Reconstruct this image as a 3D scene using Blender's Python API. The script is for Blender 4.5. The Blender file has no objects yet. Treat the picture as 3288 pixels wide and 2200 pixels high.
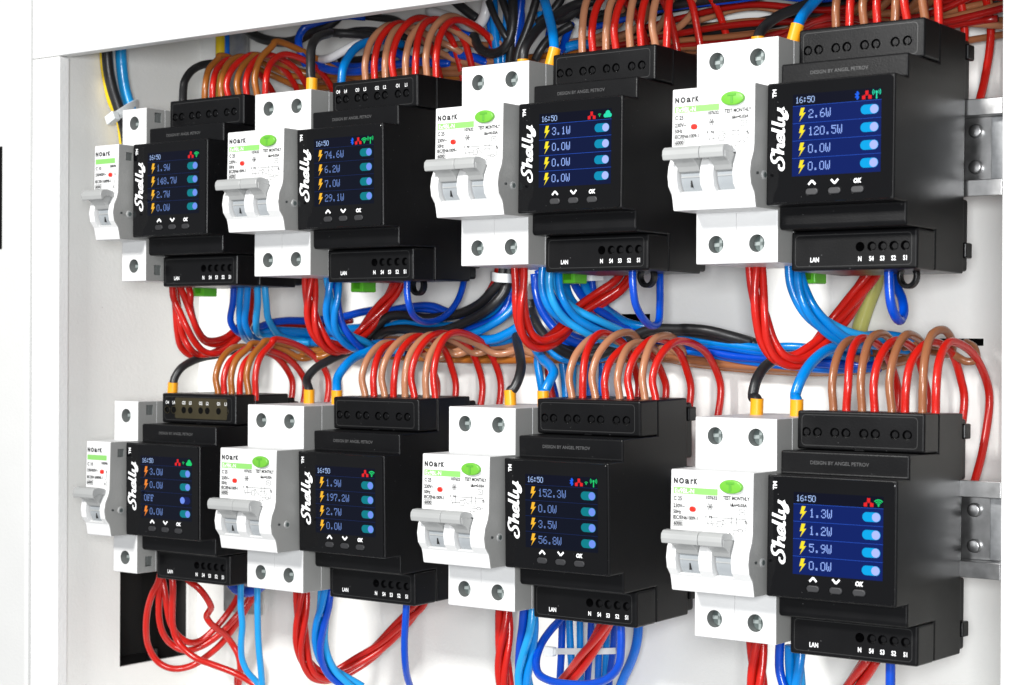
import bpy, bmesh, math, random
from mathutils import Vector, Matrix, Euler
from mathutils.geometry import tessellate_polygon
random.seed(7)
S = 0.01                      # one scene unit is 100 mm; all sizes below are in millimetres
scn = bpy.context.scene
COL = scn.collection

# ------------------------------------------------------------------ camera
CAM = Vector((676.0, -618.4, -78.0)); YAW = 0.648; ROLL = 0.004; FPX = 5947.2
_c, _s = math.cos(YAW), math.sin(YAW)
FW = Vector((-_s, _c, 0)); R0 = Vector((_c, _s, 0)); U0 = Vector((0, 0, 1))
RT = R0 * math.cos(ROLL) + U0 * math.sin(ROLL); UP = -R0 * math.sin(ROLL) + U0 * math.cos(ROLL)
cd = bpy.data.cameras.new('camera'); cam = bpy.data.objects.new('camera', cd); COL.objects.link(cam)
cam.matrix_world = Matrix(((RT.x, UP.x, -FW.x, CAM.x * S), (RT.y, UP.y, -FW.y, CAM.y * S), (RT.z, UP.z, -FW.z, CAM.z * S), (0, 0, 0, 1)))
cd.sensor_width = 36; cd.lens = FPX / 3288 * 36
cd.clip_start = 0.05; cd.clip_end = 200
cd.dof.use_dof = True; cd.dof.focus_distance = 7.9; cd.dof.aperture_fstop = 2.7
scn.camera = cam

# ------------------------------------------------------------------ world, lamps, exposure
w = bpy.data.worlds.new('World'); scn.world = w; w.use_nodes = True
w.node_tree.nodes['Background'].inputs[0].default_value = (0.93, 0.96, 1.0, 1)
w.node_tree.nodes['Background'].inputs[1].default_value = 0.38
def area(name, loc, target, sx, sy, power, col=(1, 1, 1)):
    l = bpy.data.lights.new(name, 'AREA'); l.shape = 'RECTANGLE'; l.size = sx; l.size_y = sy; l.energy = power; l.color = col
    o = bpy.data.objects.new(name, l); COL.objects.link(o); o.location = loc
    d = Vector(target) - Vector(loc); o.rotation_euler = d.to_track_quat('-Z', 'Y').to_euler()
    return o
area('softbox_key', (1.2, -12.0, 4.6), (1.6, 0, -0.9), 1.8, 1.8, 1950, (1, 0.99, 0.97))
area('added_fill_near_camera', (7.4, -7.4, -0.5), (1.3, 0.5, -0.8), 1.6, 1.6, 740, (0.97, 0.985, 1))  # added fill light, brightens the back wall and left wall
scn.view_settings.view_transform = 'Standard'; scn.view_settings.look = 'None'
scn.view_settings.exposure = 0.0; scn.view_settings.gamma = 1.0
scn.cycles.max_bounces = 8; scn.cycles.use_denoising = True

# ------------------------------------------------------------------ materials
def mat(name, col, rough=0.4, metal=0.0, bump=0.0, bscale=40, var=0.0, spec=0.5, coat=0.0, emit=None, est=1.0, speck=None, vscale=6):
    m = bpy.data.materials.new(name); m.use_nodes = True; nt = m.node_tree; b = nt.nodes['Principled BSDF']
    b.inputs['Base Color'].default_value = (*col, 1); b.inputs['Roughness'].default_value = rough
    b.inputs['Metallic'].default_value = metal; b.inputs['Specular IOR Level'].default_value = spec
    b.inputs['Coat Weight'].default_value = coat; b.inputs['Coat Roughness'].default_value = 0.08
    if emit:
        b.inputs['Emission Color'].default_value = (*emit, 1); b.inputs['Emission Strength'].default_value = est
    tc = None
    if bump or var or speck:
        tc = nt.nodes.new('ShaderNodeTexCoord')
    if bump:
        n = nt.nodes.new('ShaderNodeTexNoise'); n.inputs['Scale'].default_value = bscale; n.inputs['Detail'].default_value = 4
        nt.links.new(tc.outputs['Object'], n.inputs['Vector'])
        bp = nt.nodes.new('ShaderNodeBump'); bp.inputs['Strength'].default_value = bump; bp.inputs['Distance'].default_value = 0.004
        nt.links.new(n.outputs['Fac'], bp.inputs['Height']); nt.links.new(bp.outputs['Normal'], b.inputs['Normal'])
    if var or speck:
        n = nt.nodes.new('ShaderNodeTexNoise'); n.inputs['Scale'].default_value = vscale; n.inputs['Detail'].default_value = 5
        nt.links.new(tc.outputs['Object'], n.inputs['Vector'])
        mx = nt.nodes.new('ShaderNodeMix'); mx.data_type = 'RGBA'
        mx.inputs[6].default_value = (*[c * (1 - var) for c in col], 1); mx.inputs[7].default_value = (*[min(1, c * (1 + var)) for c in col], 1)
        nt.links.new(n.outputs['Fac'], mx.inputs[0]); out = mx.outputs[2]
        if speck:
            v = nt.nodes.new('ShaderNodeTexVoronoi'); v.inputs['Scale'].default_value = speck[0]
            nt.links.new(tc.outputs['Object'], v.inputs['Vector'])
            n2 = nt.nodes.new('ShaderNodeTexNoise'); n2.inputs['Scale'].default_value = 3.1
            nt.links.new(tc.outputs['Object'], n2.inputs['Vector'])
            ma = nt.nodes.new('ShaderNodeMath'); ma.operation = 'MULTIPLY'; ma.inputs[1].default_value = speck[1]
            nt.links.new(n2.outputs['Fac'], ma.inputs[0])
            lt = nt.nodes.new('ShaderNodeMath'); lt.operation = 'LESS_THAN'
            nt.links.new(v.outputs['Distance'], lt.inputs[0]); nt.links.new(ma.outputs[0], lt.inputs[1])
            m2 = nt.nodes.new('ShaderNodeMix'); m2.data_type = 'RGBA'; m2.inputs[7].default_value = (*speck[2], 1)
            nt.links.new(lt.outputs[0], m2.inputs[0]); nt.links.new(out, m2.inputs[6]); out = m2.outputs[2]
        nt.links.new(out, b.inputs['Base Color'])
        mr = nt.nodes.new('ShaderNodeMapRange'); mr.inputs['To Min'].default_value = rough * 0.8; mr.inputs['To Max'].default_value = min(1, rough * 1.25)
        nt.links.new(n.outputs['Fac'], mr.inputs['Value']); nt.links.new(mr.outputs[0], b.inputs['Roughness'])
    return m
M = {}
M['black'] = mat('black_plastic', (0.0035, 0.0035, 0.004), 0.33, bump=0.10, bscale=160, var=0.35, spec=0.22, speck=(30, 0.085, (0.10, 0.10, 0.10)))
M['cover'] = mat('gloss_black_cover', (0.003, 0.003, 0.0035), 0.075, spec=0.3, var=0.3, vscale=3, speck=(24, 0.06, (0.12, 0.12, 0.12)))
M['button'] = mat('button_rubber', (0.022, 0.022, 0.024), 0.45)
M['void'] = mat('dark_void', (0.002, 0.002, 0.002), 0.7, spec=0.1)
M['lining'] = mat('dark_lining', (0.016, 0.015, 0.014), 0.6, var=0.5, vscale=3)
M['smoky'] = mat('smoked_label', (0.035, 0.028, 0.012), 0.3, var=0.4, vscale=9)
M['print_white'] = mat('white_print', (0.85, 0.85, 0.85), 0.5)
M['print_black'] = mat('black_print', (0.008, 0.008, 0.008), 0.5)
M['outline'] = mat('outline_groove', (0.028, 0.028, 0.028), 0.35)
M['emboss'] = mat('embossed_plastic', (0.07, 0.07, 0.07), 0.25, spec=0.8)
M['white'] = mat('white_plastic', (0.70, 0.70, 0.695), 0.38, bump=0.1, bscale=90, var=0.03)
M['side'] = mat('shaded_grey_plastic', (0.29, 0.29, 0.28), 0.45, bump=0.15, bscale=90, var=0.06, speck=(16, 0.05, (0.1, 0.1, 0.1)))  # light grey plastic, darkened further to carry the right-hand faces' shade
M['toggle'] = mat('grey_toggle_plastic', (0.35, 0.355, 0.35), 0.35, var=0.05, bump=0.1, bscale=70)
M['drum'] = mat('pale_grey_drum', (0.30, 0.32, 0.335), 0.35, var=0.03)
M['green'] = mat('green_plastic', (0.13, 0.40, 0.035), 0.3, var=0.06)
M['green_dark'] = mat('green_relief', (0.09, 0.34, 0.03), 0.35)
M['stripe'] = mat('green_print', (0.21, 0.50, 0.12), 0.5)
M['clip'] = mat('green_clip_plastic', (0.10, 0.50, 0.02), 0.35, var=0.1)
M['redind'] = mat('red_indicator', (0.62, 0.02, 0.01), 0.3)
M['screw'] = mat('zinc_screw', (0.13, 0.16, 0.155), 0.36, metal=0.5, var=0.2, vscale=20)
M['slotm'] = mat('screw_slot', (0.30, 0.34, 0.33), 0.4, metal=0.2)
M['hole'] = mat('shaded_hole_wall', (0.16, 0.17, 0.165), 0.5)  # casing plastic inside the holes, coloured grey for the shade in there
M['dark_in'] = mat('dark_recess', (0.03, 0.035, 0.035), 0.6)
M['rail'] = mat('galvanised_steel', (0.46, 0.46, 0.46), 0.30, metal=1.0, bump=0.06, bscale=18, var=0.45, vscale=16)
M['steel'] = mat('grey_zinc_sheet', (0.42, 0.43, 0.44), 0.42, metal=0.8, var=0.45, vscale=22, speck=(40, 0.12, (0.75, 0.75, 0.76)))
M['cab'] = mat('white_powder_coat', (0.76, 0.76, 0.75), 0.42, bump=0.35, bscale=70, var=0.03, vscale=4)
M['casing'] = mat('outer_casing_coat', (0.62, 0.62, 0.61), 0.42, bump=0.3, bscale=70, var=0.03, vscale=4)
M['cabin'] = mat('white_cabinet_inside', (0.82, 0.82, 0.795), 0.5, bump=0.3, bscale=60, var=0.09, vscale=1.5, speck=(9, 0.035, (0.35, 0.33, 0.30)))
M['ferrule'] = mat('orange_ferrule', (0.80, 0.33, 0.006), 0.35, var=0.05)
M['tie'] = mat('nylon_tie', (0.72, 0.75, 0.76), 0.4)
WC = dict(red=(0.50, 0.011, 0.006), shaded_red=(0.30, 0.008, 0.006), brown=(0.28, 0.105, 0.045), tan=(0.40, 0.175, 0.09), ochre=(0.33, 0.105, 0.016),  # the deeper red is the red wire colour with shade put in
          blue=(0.0, 0.055, 0.45), sky=(0.0, 0.185, 0.56), pale=(0.012, 0.29, 0.66), black=(0.014, 0.014, 0.015), white=(0.75, 0.75, 0.76),
          yellow=(0.75, 0.52, 0.01), olive=(0.42, 0.42, 0.12), mid=(0.0, 0.12, 0.55))
for k, v in WC.items():
    M['w_' + k] = mat('pvc_' + k, v, 0.23 if k != 'black' else 0.38, var=0.10, vscale=5, bump=0.2, bscale=70, spec=0.5, speck=(28, 0.06, tuple(min(1, c * .6 + .25) for c in v)))
def emis(name, col, st):
    m = mat(name, tuple(c * 0.05 for c in col), 0.13, emit=col, est=st, spec=0.25); return m
M['lcd_bright'] = emis('lcd_bright_blue', (0.001, 0.012, 0.125), 1.0)
M['lcd_mid'] = emis('lcd_mid_blue', (0.001, 0.006, 0.045), 1.0)
M['lcd_dark'] = emis('lcd_dark_blue', (0.0010, 0.0028, 0.012), 1.0)
M['lcd_head'] = emis('lcd_header', (0.001, 0.002, 0.012), 1.0)
M['lcd_line_b'] = emis('lcd_line_bright', (0.02, 0.09, 0.55), 1.0)
M['lcd_line_d'] = emis('lcd_line_dim', (0.006, 0.02, 0.10), 1.0)
M['lcd_text'] = emis('lcd_text', (0.32, 0.48, 1.0), 1.0)
M['lcd_text_d'] = emis('lcd_text_dim', (0.15, 0.25, 0.58), 1.0)
M['lcd_time'] = emis('lcd_time', (0.42, 0.60, 1.0), 1.0)
M['lcd_yellow'] = emis('lcd_yellow', (0.95, 0.78, 0.02), 1.0)
M['lcd_amber'] = emis('lcd_amber', (0.95, 0.50, 0.03), 1.0)
M['lcd_orange'] = emis('lcd_orange', (0.90, 0.25, 0.03), 1.0)
M['lcd_cyan'] = emis('lcd_cyan', (0.0, 0.38, 0.80), 1.0)
M['lcd_teal'] = emis('lcd_teal', (0.0, 0.20, 0.24), 1.0)
M['lcd_teal_m'] = emis('lcd_teal_mid', (0.0, 0.26, 0.45), 1.0)
M['lcd_knob'] = emis('lcd_knob', (0.42, 0.50, 0.98), 1.0)
M['lcd_knob_d'] = emis('lcd_knob_dim', (0.16, 0.28, 0.85), 1.0)
M['lcd_off'] = emis('lcd_off', (0.004, 0.012, 0.11), 1.0)
M['lcd_red'] = emis('lcd_red', (0.80, 0.015, 0.02), 1.0)
M['lcd_green'] = emis('lcd_green', (0.01, 0.62, 0.16), 1.0)
M['lcd_mint'] = emis('lcd_mint', (0.02, 0.70, 0.42), 1.0)
M['lcd_bt'] = emis('lcd_bluetooth', (0.01, 0.12, 0.85), 1.0)

# ------------------------------------------------------------------ mesh helpers (all in mm)
def link_mesh(name, me, m, parent=None, off=None, smooth=False):
    for v in me.vertices: v.co *= S
    if m is not None:
        idx = [p.material_index for p in me.polygons]
        me.materials.clear()
        for mm in (m if isinstance(m, (list, tuple)) else [m]): me.materials.append(mm)
        if isinstance(m, (list, tuple)): me.polygons.foreach_set('material_index', idx)
    if smooth is not False:
        me.polygons.foreach_set('use_smooth', [True] * len(me.polygons))
        if smooth is not True:
            try: me.set_sharp_from_angle(angle=math.radians(smooth))
            except Exception: pass
    o = bpy.data.objects.new(name, me); COL.objects.link(o)
    if parent: o.parent = parent
    if off is not None: o.location = Vector(off) * S
    return o
def obj(name, bm, m, parent=None, off=None, smooth=False):
    me = bpy.data.meshes.new(name); bm.to_mesh(me); bm.free()
    return link_mesh(name, me, m, parent, off, smooth)
def bevel(bm, r, seg=2, ang=30):
    bmesh.ops.recalc_face_normals(bm, faces=bm.faces)
    es = [e for e in bm.edges if len(e.link_faces) == 2 and e.calc_face_angle(0) > math.radians(ang)]
    bmesh.ops.bevel(bm, geom=es, offset=r, segments=seg, profile=0.5, affect='EDGES', clamp_overlap=True)
def prism(poly, x0, x1, r=0.0, seg=2):          # poly in (y,z), extruded along x
    bm = bmesh.new()
    a = [bm.verts.new((x0, y, z)) for y, z in poly]; b = [bm.verts.new((x1, y, z)) for y, z in poly]
    n = len(poly); bm.faces.new(a); bm.faces.new(b[::-1])
    for i in range(n): bm.faces.new((a[i], b[i], b[(i + 1) % n], a[(i + 1) % n]))
    bmesh.ops.recalc_face_normals(bm, faces=bm.faces)
    if r: bevel(bm, r, seg)
    return bm
def box(x0, x1, y0, y1, z0, z1, r=0.0, seg=2, bm=None):
    b2 = bmesh.new()
    bmesh.ops.create_cube(b2, size=1)
    for v in b2.verts: v.co = Vector(((x0 + x1) / 2 + v.co.x * (x1 - x0), (y0 + y1) / 2 + v.co.y * (y1 - y0), (z0 + z1) / 2 + v.co.z * (z1 - z0)))
    if r: bevel(b2, r, seg)
    if bm is None: return b2
    return merge(bm, b2)
def merge(bm, b2):
    me = bpy.data.meshes.new('tmp'); b2.to_mesh(me); b2.free(); bm.from_mesh(me); bpy.data.meshes.remove(me); return bm
def xzprism(poly, y0, y1, r=0, seg=2):            # poly in (x,z), extruded along y
    bm = bmesh.new(); n = len(poly)
    a = [bm.verts.new((x, y0, z)) for x, z in poly]; b = [bm.verts.new((x, y1, z)) for x, z in poly]
    bm.faces.new(a); bm.faces.new(b[::-1])
    for i in range(n): bm.faces.new((a[i], b[i], b[(i + 1) % n], a[(i + 1) % n]))
    bmesh.ops.recalc_face_normals(bm, faces=bm.faces)
    if r: bevel(bm, r, seg, 50)
    return bm
def circ(cx, cz, rx, rz=None, n=28, a0=0):
    rz = rz or rx
    return [(cx + rx * math.cos(a0 + 2 * math.pi * i / n), cz + rz * math.sin(a0 + 2 * math.pi * i / n)) for i in range(n)]
def rrect(x0, x1, z0, z1, r, n=5):
    P = []
    for cx, cz, a in ((x1 - r, z1 - r, 0), (x0 + r, z1 - r, 90), (x0 + r, z0 + r, 180), (x1 - r, z0 + r, 270)):
        for i in range(n + 1): t = math.radians(a + 90 * i / n); P.append((cx + r * math.cos(t), cz + r * math.sin(t)))
    return P
def flat(bm, poly, y):
    vs = [bm.verts.new((x, y, z)) for x, z in poly]
    f = bm.faces.new(vs); f.normal_update()
    if f.normal.y > 0: f.normal_flip()
    return f
def ring_flat(bm, outer, inner, y):
    n = len(outer); a = [bm.verts.new((x, y, z)) for x, z in outer]; b = [bm.verts.new((x, y, z)) for x, z in inner]
    for i in range(n):
        f = bm.faces.new((a[i], a[(i + 1) % n], b[(i + 1) % n], b[i])); f.normal_update()
        if f.normal.y > 0: f.normal_flip()
def boolean(bm, cutters):
    """subtract the cutter bmeshes, return a fresh bmesh"""
    me = bpy.data.meshes.new('b'); bm.to_mesh(me); bm.free(); o = bpy.data.objects.new('b', me); COL.objects.link(o)
    cb = bmesh.new()
    for c in cutters: merge(cb, c)
    cm = bpy.data.meshes.new('c'); cb.to_mesh(cm); cb.free(); co = bpy.data.objects.new('c', cm); COL.objects.link(co)
    md = o.modifiers.new('x', 'BOOLEAN'); md.operation = 'DIFFERENCE'; md.object = co; md.solver = 'EXACT'; md.use_self = True
    dg = bpy.context.evaluated_depsgraph_get(); dg.update()
    res = bpy.data.meshes.new_from_object(o.evaluated_get(dg))
    bpy.data.objects.remove(o); bpy.data.objects.remove(co); bpy.data.meshes.remove(me); bpy.data.meshes.remove(cm)
    out = bmesh.new(); out.from_mesh(res); bpy.data.meshes.remove(res)
    return out
_tc = {}
def text_polys(s, size, bold=0.0, sx=1.0, shear=0.0):
    key = (s, size, bold, sx, shear)
    if key not in _tc:
        cu = bpy.data.curves.new('t', 'FONT'); cu.body = s; cu.size = size; cu.offset = bold; cu.resolution_u = 3; cu.shear = shear
        o = bpy.data.objects.new('t', cu); COL.objects.link(o)
        dg = bpy.context.evaluated_depsgraph_get(); dg.update()
        me = bpy.data.meshes.new_from_object(o.evaluated_get(dg))
        vs = [(v.co.x * sx, v.co.y) for v in me.vertices]; fs = [list(p.vertices) for p in me.polygons]
        bpy.data.objects.remove(o); bpy.data.curves.remove(cu); bpy.data.meshes.remove(me)
        _tc[key] = (vs, fs)
    return _tc[key]
def text(bm, s, x, z, y, size, bold=0.0, sx=1.0, align='L', width=None, rot=False, shear=0.0):
    vs, fs = text_polys(s, size, bold, sx, shear)
    if not vs: return
    mx = max(v[0] for v in vs); mn = min(v[0] for v in vs)
    k = 1.0
    if width: k = width / (mx - mn)
    dx = {'L': -mn * k, 'C': -(mx + mn) / 2 * k, 'R': -mx * k}[align]
    q = []
    for a, b in vs:
        if rot: q.append(bm.verts.new((x - b, y, z + a * k + dx)))
        else: q.append(bm.verts.new((x + a * k + dx, y, z + b)))
    for f in fs:
        try:
            ff = bm.faces.new([q[i] for i in f]); ff.normal_update()
            if ff.normal.y > 0: ff.normal_flip()
        except ValueError: pass
def seg(bm, a, b, wd, y):
    ax, az = a; bx, bz = b; dx, dz = bx - ax, bz - az; L = math.hypot(dx, dz) or 1; nx, nz = -dz / L * wd / 2, dx / L * wd / 2
    flat(bm, [(ax + nx, az + nz), (ax - nx, az - nz), (bx - nx, bz - nz), (bx + nx, bz + nz)], y)
def catmull(P, n=8):
    out = []; P = [Vector(p) for p in P]
    Q = [P[0] * 2 - P[1]] + P + [P[-1] * 2 - P[-2]]
    for i in range(1, len(Q) - 2):
        a, b, c, d = Q[i - 1:i + 3]
        t0 = 0; t1 = t0 + max((b - a).length, 1e-5) ** .5; t2 = t1 + max((c - b).length, 1e-5) ** .5; t3 = t2 + max((d - c).length, 1e-5) ** .5
        for k in range(n):
            t = t1 + (t2 - t1) * k / n
            A1 = a * ((t1 - t) / (t1 - t0)) + b * ((t - t0) / (t1 - t0)); A2 = b * ((t2 - t) / (t2 - t1)) + c * ((t - t1) / (t2 - t1)); A3 = c * ((t3 - t) / (t3 - t2)) + d * ((t - t2) / (t3 - t2))
            B1 = A1 * ((t2 - t) / (t2 - t0)) + A2 * ((t - t0) / (t2 - t0)); B2 = A2 * ((t3 - t) / (t3 - t1)) + A3 * ((t - t1) / (t3 - t1))
            out.append(B1 * ((t2 - t) / (t2 - t1)) + B2 * ((t - t1) / (t2 - t1)))
    out.append(P[-1]); return out
def stroke(bm, pts, wd, y, f=lambda p: p, n=6):
    """ribbon of width wd along a smooth 2-D line, drawn with round joints"""
    C = [(p.x, p.y) for p in catmull([(a, b, 0) for a, b in pts], n)]
    L = []; Rr = []
    for i, p in enumerate(C):
        a = C[max(0, i - 1)]; b = C[min(len(C) - 1, i + 1)]; dx, dz = b[0] - a[0], b[1] - a[1]; l = math.hypot(dx, dz) or 1
        ww = wd[0] + (wd[1] - wd[0]) * abs(math.sin(math.atan2(dz, dx))) if isinstance(wd, tuple) else wd
        nx, nz = -dz / l * ww / 2, dx / l * ww / 2
        L.append(bm.verts.new((f((p[0] + nx, p[1] + nz))[0], y, f((p[0] + nx, p[1] + nz))[1]))); Rr.append(bm.verts.new((f((p[0] - nx, p[1] - nz))[0], y, f((p[0] - nx, p[1] - nz))[1])))
    for i in range(len(C) - 1):
        ff = bm.faces.new((L[i], Rr[i], Rr[i + 1], L[i + 1])); ff.normal_update()
        if ff.normal.y > 0: ff.normal_flip()
def tube(P, r, sides=12, caps=True, n=7, bm=None, raw=False):
    C = P if raw else catmull(P, n)
    own = bm is None
    if own: bm = bmesh.new()
    t = (C[1] - C[0]).normalized(); nrm = t.orthogonal().normalized(); rings = []
    for i, p in enumerate(C):
        t2 = ((C[min(i + 1, len(C) - 1)]) - (C[max(i - 1, 0)]))
        if t2.length < 1e-6: t2 = t
        t2 = t2.normalized(); q = t.rotation_difference(t2); nrm = (q @ nrm).normalized(); t = t2
        nrm = (nrm - t * nrm.dot(t)).normalized(); bb = t.cross(nrm)
        rings.append([bm.verts.new(p + (nrm * math.cos(2 * math.pi * k / sides) + bb * math.sin(2 * math.pi * k / sides)) * r) for k in range(sides)])
    for a, b in zip(rings, rings[1:]):
        for k in range(sides): bm.faces.new((a[k], a[(k + 1) % sides], b[(k + 1) % sides], b[k]))
    if caps: bm.faces.new(rings[0][::-1]); bm.faces.new(rings[-1])
    return bm
def tag(o, label, cat, group=None, kind=None):
    if label: o['label'] = label
    if cat: o['category'] = cat
    if group: o['group'] = group
    if kind: o['kind'] = kind
    return o
def empty(name, loc, rot=(0, 0, 0)):
    o = bpy.data.objects.new(name, None); COL.objects.link(o); o.location = Vector(loc) * S; o.rotation_euler = rot
    o.empty_display_size = 0.1; return o
def copy_tree(o, parent=None):
    c = o.copy(); COL.objects.link(c); c.parent = parent
    for ch in list(o.children): copy_tree(ch, c)
    return c

# ------------------------------------------------------------------ the cabinet
XL, XR, ZT, ZB, YB = -85.0, 422.0, 68.7, -330.0, 102.0
SX = -89.0
def quadbox(parts):
    bm = bmesh.new()
    for p in parts: box(*p[:6], r=(p[6] if len(p) > 6 else 0), bm=bm)
    return bm
# rear mounting wall with long slots punched through it
back = box(-97, 430, YB, YB + 3, ZB, 150)
cuts = [box(352, 372.5, YB - 4, YB + 8, -78.6, -75.6), box(193, 210.5, YB - 4, YB + 8, -68, -64.5)]
back = boolean(back, cuts)
cabinet = empty('cabinet', (170, YB, ZB))
tag(cabinet, 'white powder coated steel cabinet framing all the wiring and devices', 'cabinet')
def cpart(name, bm, m, smooth=False):
    o = obj(name, bm, m, None, None, smooth)
    for v in o.data.vertices: v.co -= cabinet.location
    o.parent = cabinet; return o
cpart('back_plate', back, M['cabin'])
# void behind the plate, side wall with a rectangular opening
cpart('rear_shell', quadbox([(-97, 430, YB + 22, YB + 24, ZB, 150)]), M['void'])
HY0, HY1, HZ0, HZ1 = 45.5, 95.0, -252.5, -196.0
cpart('side_wall', quadbox([(SX - 2, SX, 6, YB, HZ1, 150), (SX - 2, SX, 6, HY0, HZ0, HZ1), (SX - 2, SX, HY1, YB, HZ0, HZ1), (SX - 2, SX, 6, YB, ZB, HZ0)]), M['cabin'])
cpart('opening_lining', quadbox([(SX - 42, SX - 40, 30, YB + 3, HZ0 - 12, HZ1 + 12), (SX - 40, SX - 2.2, HY0 - 3, HY0 - 1, HZ0 - 12, HZ1 + 12), (SX - 40, SX - 2.2, HY1 + 1, HY1 + 3, HZ0 - 12, HZ1 + 12), (SX - 40, SX - 2.2, HY0 - 1, HY1 + 1, HZ0 - 5, HZ0 - 3), (SX - 40, SX - 2.2, HY0 - 1, HY1 + 1, HZ1 + 3, HZ1 + 5)]), M['lining'])
cpart('side_wall', quadbox([(426, 428, 6, YB, ZB, 150)]), M['cabin'])
cpart('top_wall', quadbox([(-97, 430, 6, YB, 150, 152)]), M['cabin'])
cpart('bottom_wall', quadbox([(-97, 430, 6, YB, ZB - 2, ZB)]), M['cabin'])
def fr(x0, x1, z0, z1, y0=0, y1=7, r=0.8): return box(x0, x1, y0, y1, z0, z1, r=r, seg=3)
cpart('front_frame', fr(XL - 21.5, XL, ZB, ZT - 0.25), M['cab'])
cpart('front_frame', fr(XL - 21.5, XR + 70, ZT, ZT + 90), M['cab'])
cpart('front_frame', fr(XR, XR + 70, ZB, ZT - 0.25), M['cab'])
cpart('outer_casing', fr(XL - 75, XL - 22.6, ZB, ZT + 90, -1.2, 30, 2.2), M['casing'])
hinge = cpart('hinge_slot', box(XL - 49, XL - 44.3, -1.8, 2, -29.8, 24.5, r=0.4), M['void'])

# din rails
def rail(zc, label):
    bm = bmesh.new()
    merge(bm, prism([(59.6, zc + 18.8), (60.8, zc + 18.8), (60.8, zc + 13.6), (67.4, zc + 13.6), (67.4, zc - 13.6), (60.8, zc - 13.6), (60.8, zc - 18.8), (59.6, zc - 18.8), (59.6, zc - 12.4), (66.2, zc - 12.4), (66.2, zc + 12.4), (59.6, zc + 12.4)], -60, 397.5, 0.25, 2))
    # screws through the rail at its free right end
    o = empty('din_rail', (180, 60, zc)); tag(o, label, 'mounting rail', 'steel mounting rails')
    q = obj('rail_profile', bm, M['rail']); 
    for v in q.data.vertices: v.co -= o.location
    q.parent = o
    b2 = prism([(66.0, zc + 12.2), (YB, zc + 12), (YB, zc - 12), (66.0, zc - 12.2)], 390.5, 424, 0.3)
    q = obj('standoff', b2, M['steel'])
    for v in q.data.vertices: v.co -= o.location
    q.parent = o
    for dz in (7, -7):
        cy = bmesh.new(); bmesh.ops.create_cone(cy, cap_ends=True, segments=20, radius1=2.9, radius2=2.5, depth=2.2, matrix=Matrix.Translation((384.4, 65.2, zc + dz)) @ Matrix.Rotation(math.pi / 2, 4, 'X'))
        bevel(cy, 0.4)
        q = obj('screw', cy, M['rail'], None, None, 40)
        for v in q.data.vertices: v.co -= o.location
        q.parent = o
rail(-2.0, 'galvanised steel rail carrying the upper row, its end showing at right')
rail(-149.5, 'galvanised steel rail carrying the lower row, its end showing at right')
bk = obj('mounting_bracket', box(-60, -42, 92, 94, 42, 149, r=0.3), M['steel'])
tag(bk, 'grey metal strip standing vertically behind the wires at top left', 'bracket')
b5 = obj('mounting_bracket', boolean(box(-58.5, -30.5, 92, 94, -225, -196, r=0.4), [box(-50, -40, 90, 98, -230, -207)]), M['steel'])
tag(b5, 'small grey metal bracket behind the blue wires at lower left', 'bracket')

# ------------------------------------------------------------------ power meter
MW = 52.5
OX, OY = -MW / 2, -20.0          # meter coordinates -> coordinates about its pivot
def mpart(name, bm, m, par, smooth=False, off=(0, 0, 0)):
    for v in bm.verts: v.co += Vector((OX, OY, 0))
    return obj(name, bm, m, par, off, smooth)
def sub(name, bm, m, par, smooth=False):
    for v in bm.verts: v.co += Vector((OX, OY, 0))
    return obj(name, bm, m, par, None, smooth)
UH = [3.9, 8.6, 15.9, 20.6, 28.0, 32.7, 40.6, 45.6]     # upper terminal screws
LH = [29.2, 34.0, 38.4, 43.0, 47.6]
def hole(cx, cz, r, y0, y1, n=20): return xzprism(circ(cx, cz, r, n=n), y0, y1)
meter0 = empty('power_meter', (0, 0, 0))
prof = [(0.4, 19.9), (11, 19.9), (11, 28.7), (38.2, 28.7), (38.2, 43.7), (62, 43.7), (62, -49.7), (36.2, -49.7), (36.2, -34.6), (11.6, -34.6), (10.8, -33.4), (10.8, -26.1), (0.4, -26.1)]
hb = prism(prof, 0, MW, 0.75, 3)
mpart('housing', hb, M['black'], meter0)
ub = box(0, MW, 24.5, 37.9, 29.0, 43.9, r=0.85, seg=3)
ub = boolean(ub, [hole(x, 35.6, 1.95, 20, 26.6) for x in UH] + [box(24, 28, 24, 25.4, 28.5, 29.9)])
mpart('upper_terminal_block', ub, M['black'], meter0)
lb_ = box(0, MW, 20.6, 35.9, -49.9, -34.8, r=0.95, seg=3)
lb_ = boolean(lb_, [hole(x, -41.2, 1.85, 18, 23.4 if i else 30) for i, x in enumerate(LH)])
lower = mpart('lower_terminal_block', lb_, M['black'], meter0)
for x in UH:
    b = xzprism(circ(x, 35.6, 1.3, n=16), 24.75, 26.7, 0.15, 1)
    box(x - 0.25, x + 0.25, 24.6, 24.8, 34.4, 36.8, bm=b)
    mpart('terminal_screw', b, M['black'], meter0)
for x in LH[1:]:
    mpart('terminal_screw', xzprism(circ(x, -41.2, 1.25, n=16), 21.6, 23.5, 0.15, 1), M['black'], meter0)
# fine outlines of the label panels
g = bmesh.new()
ring_flat(g, rrect(1.9, 49.8, 30.4, 42.4, 1.6), rrect(2.15, 49.55, 30.65, 42.15, 1.4), 24.46)
mpart('panel_outline', g, M['outline'], meter0, False)
g = bmesh.new()
ring_flat(g, rrect(1.8, 50.3, -48.4, -36.2, 1.6), rrect(2.02, 50.08, -48.18, -36.42, 1.4), 20.56)
mpart('panel_outline', g, M['outline'], meter0, False)
# raised lettering on the shoulder
g = bmesh.new(); text(g, 'DESIGN BY ANGEL PETROV', 12.5, 23.9, 10.9, 1.9, 0.03, width=24)
mpart('raised_lettering', g, M['emboss'], meter0, False)
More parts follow.
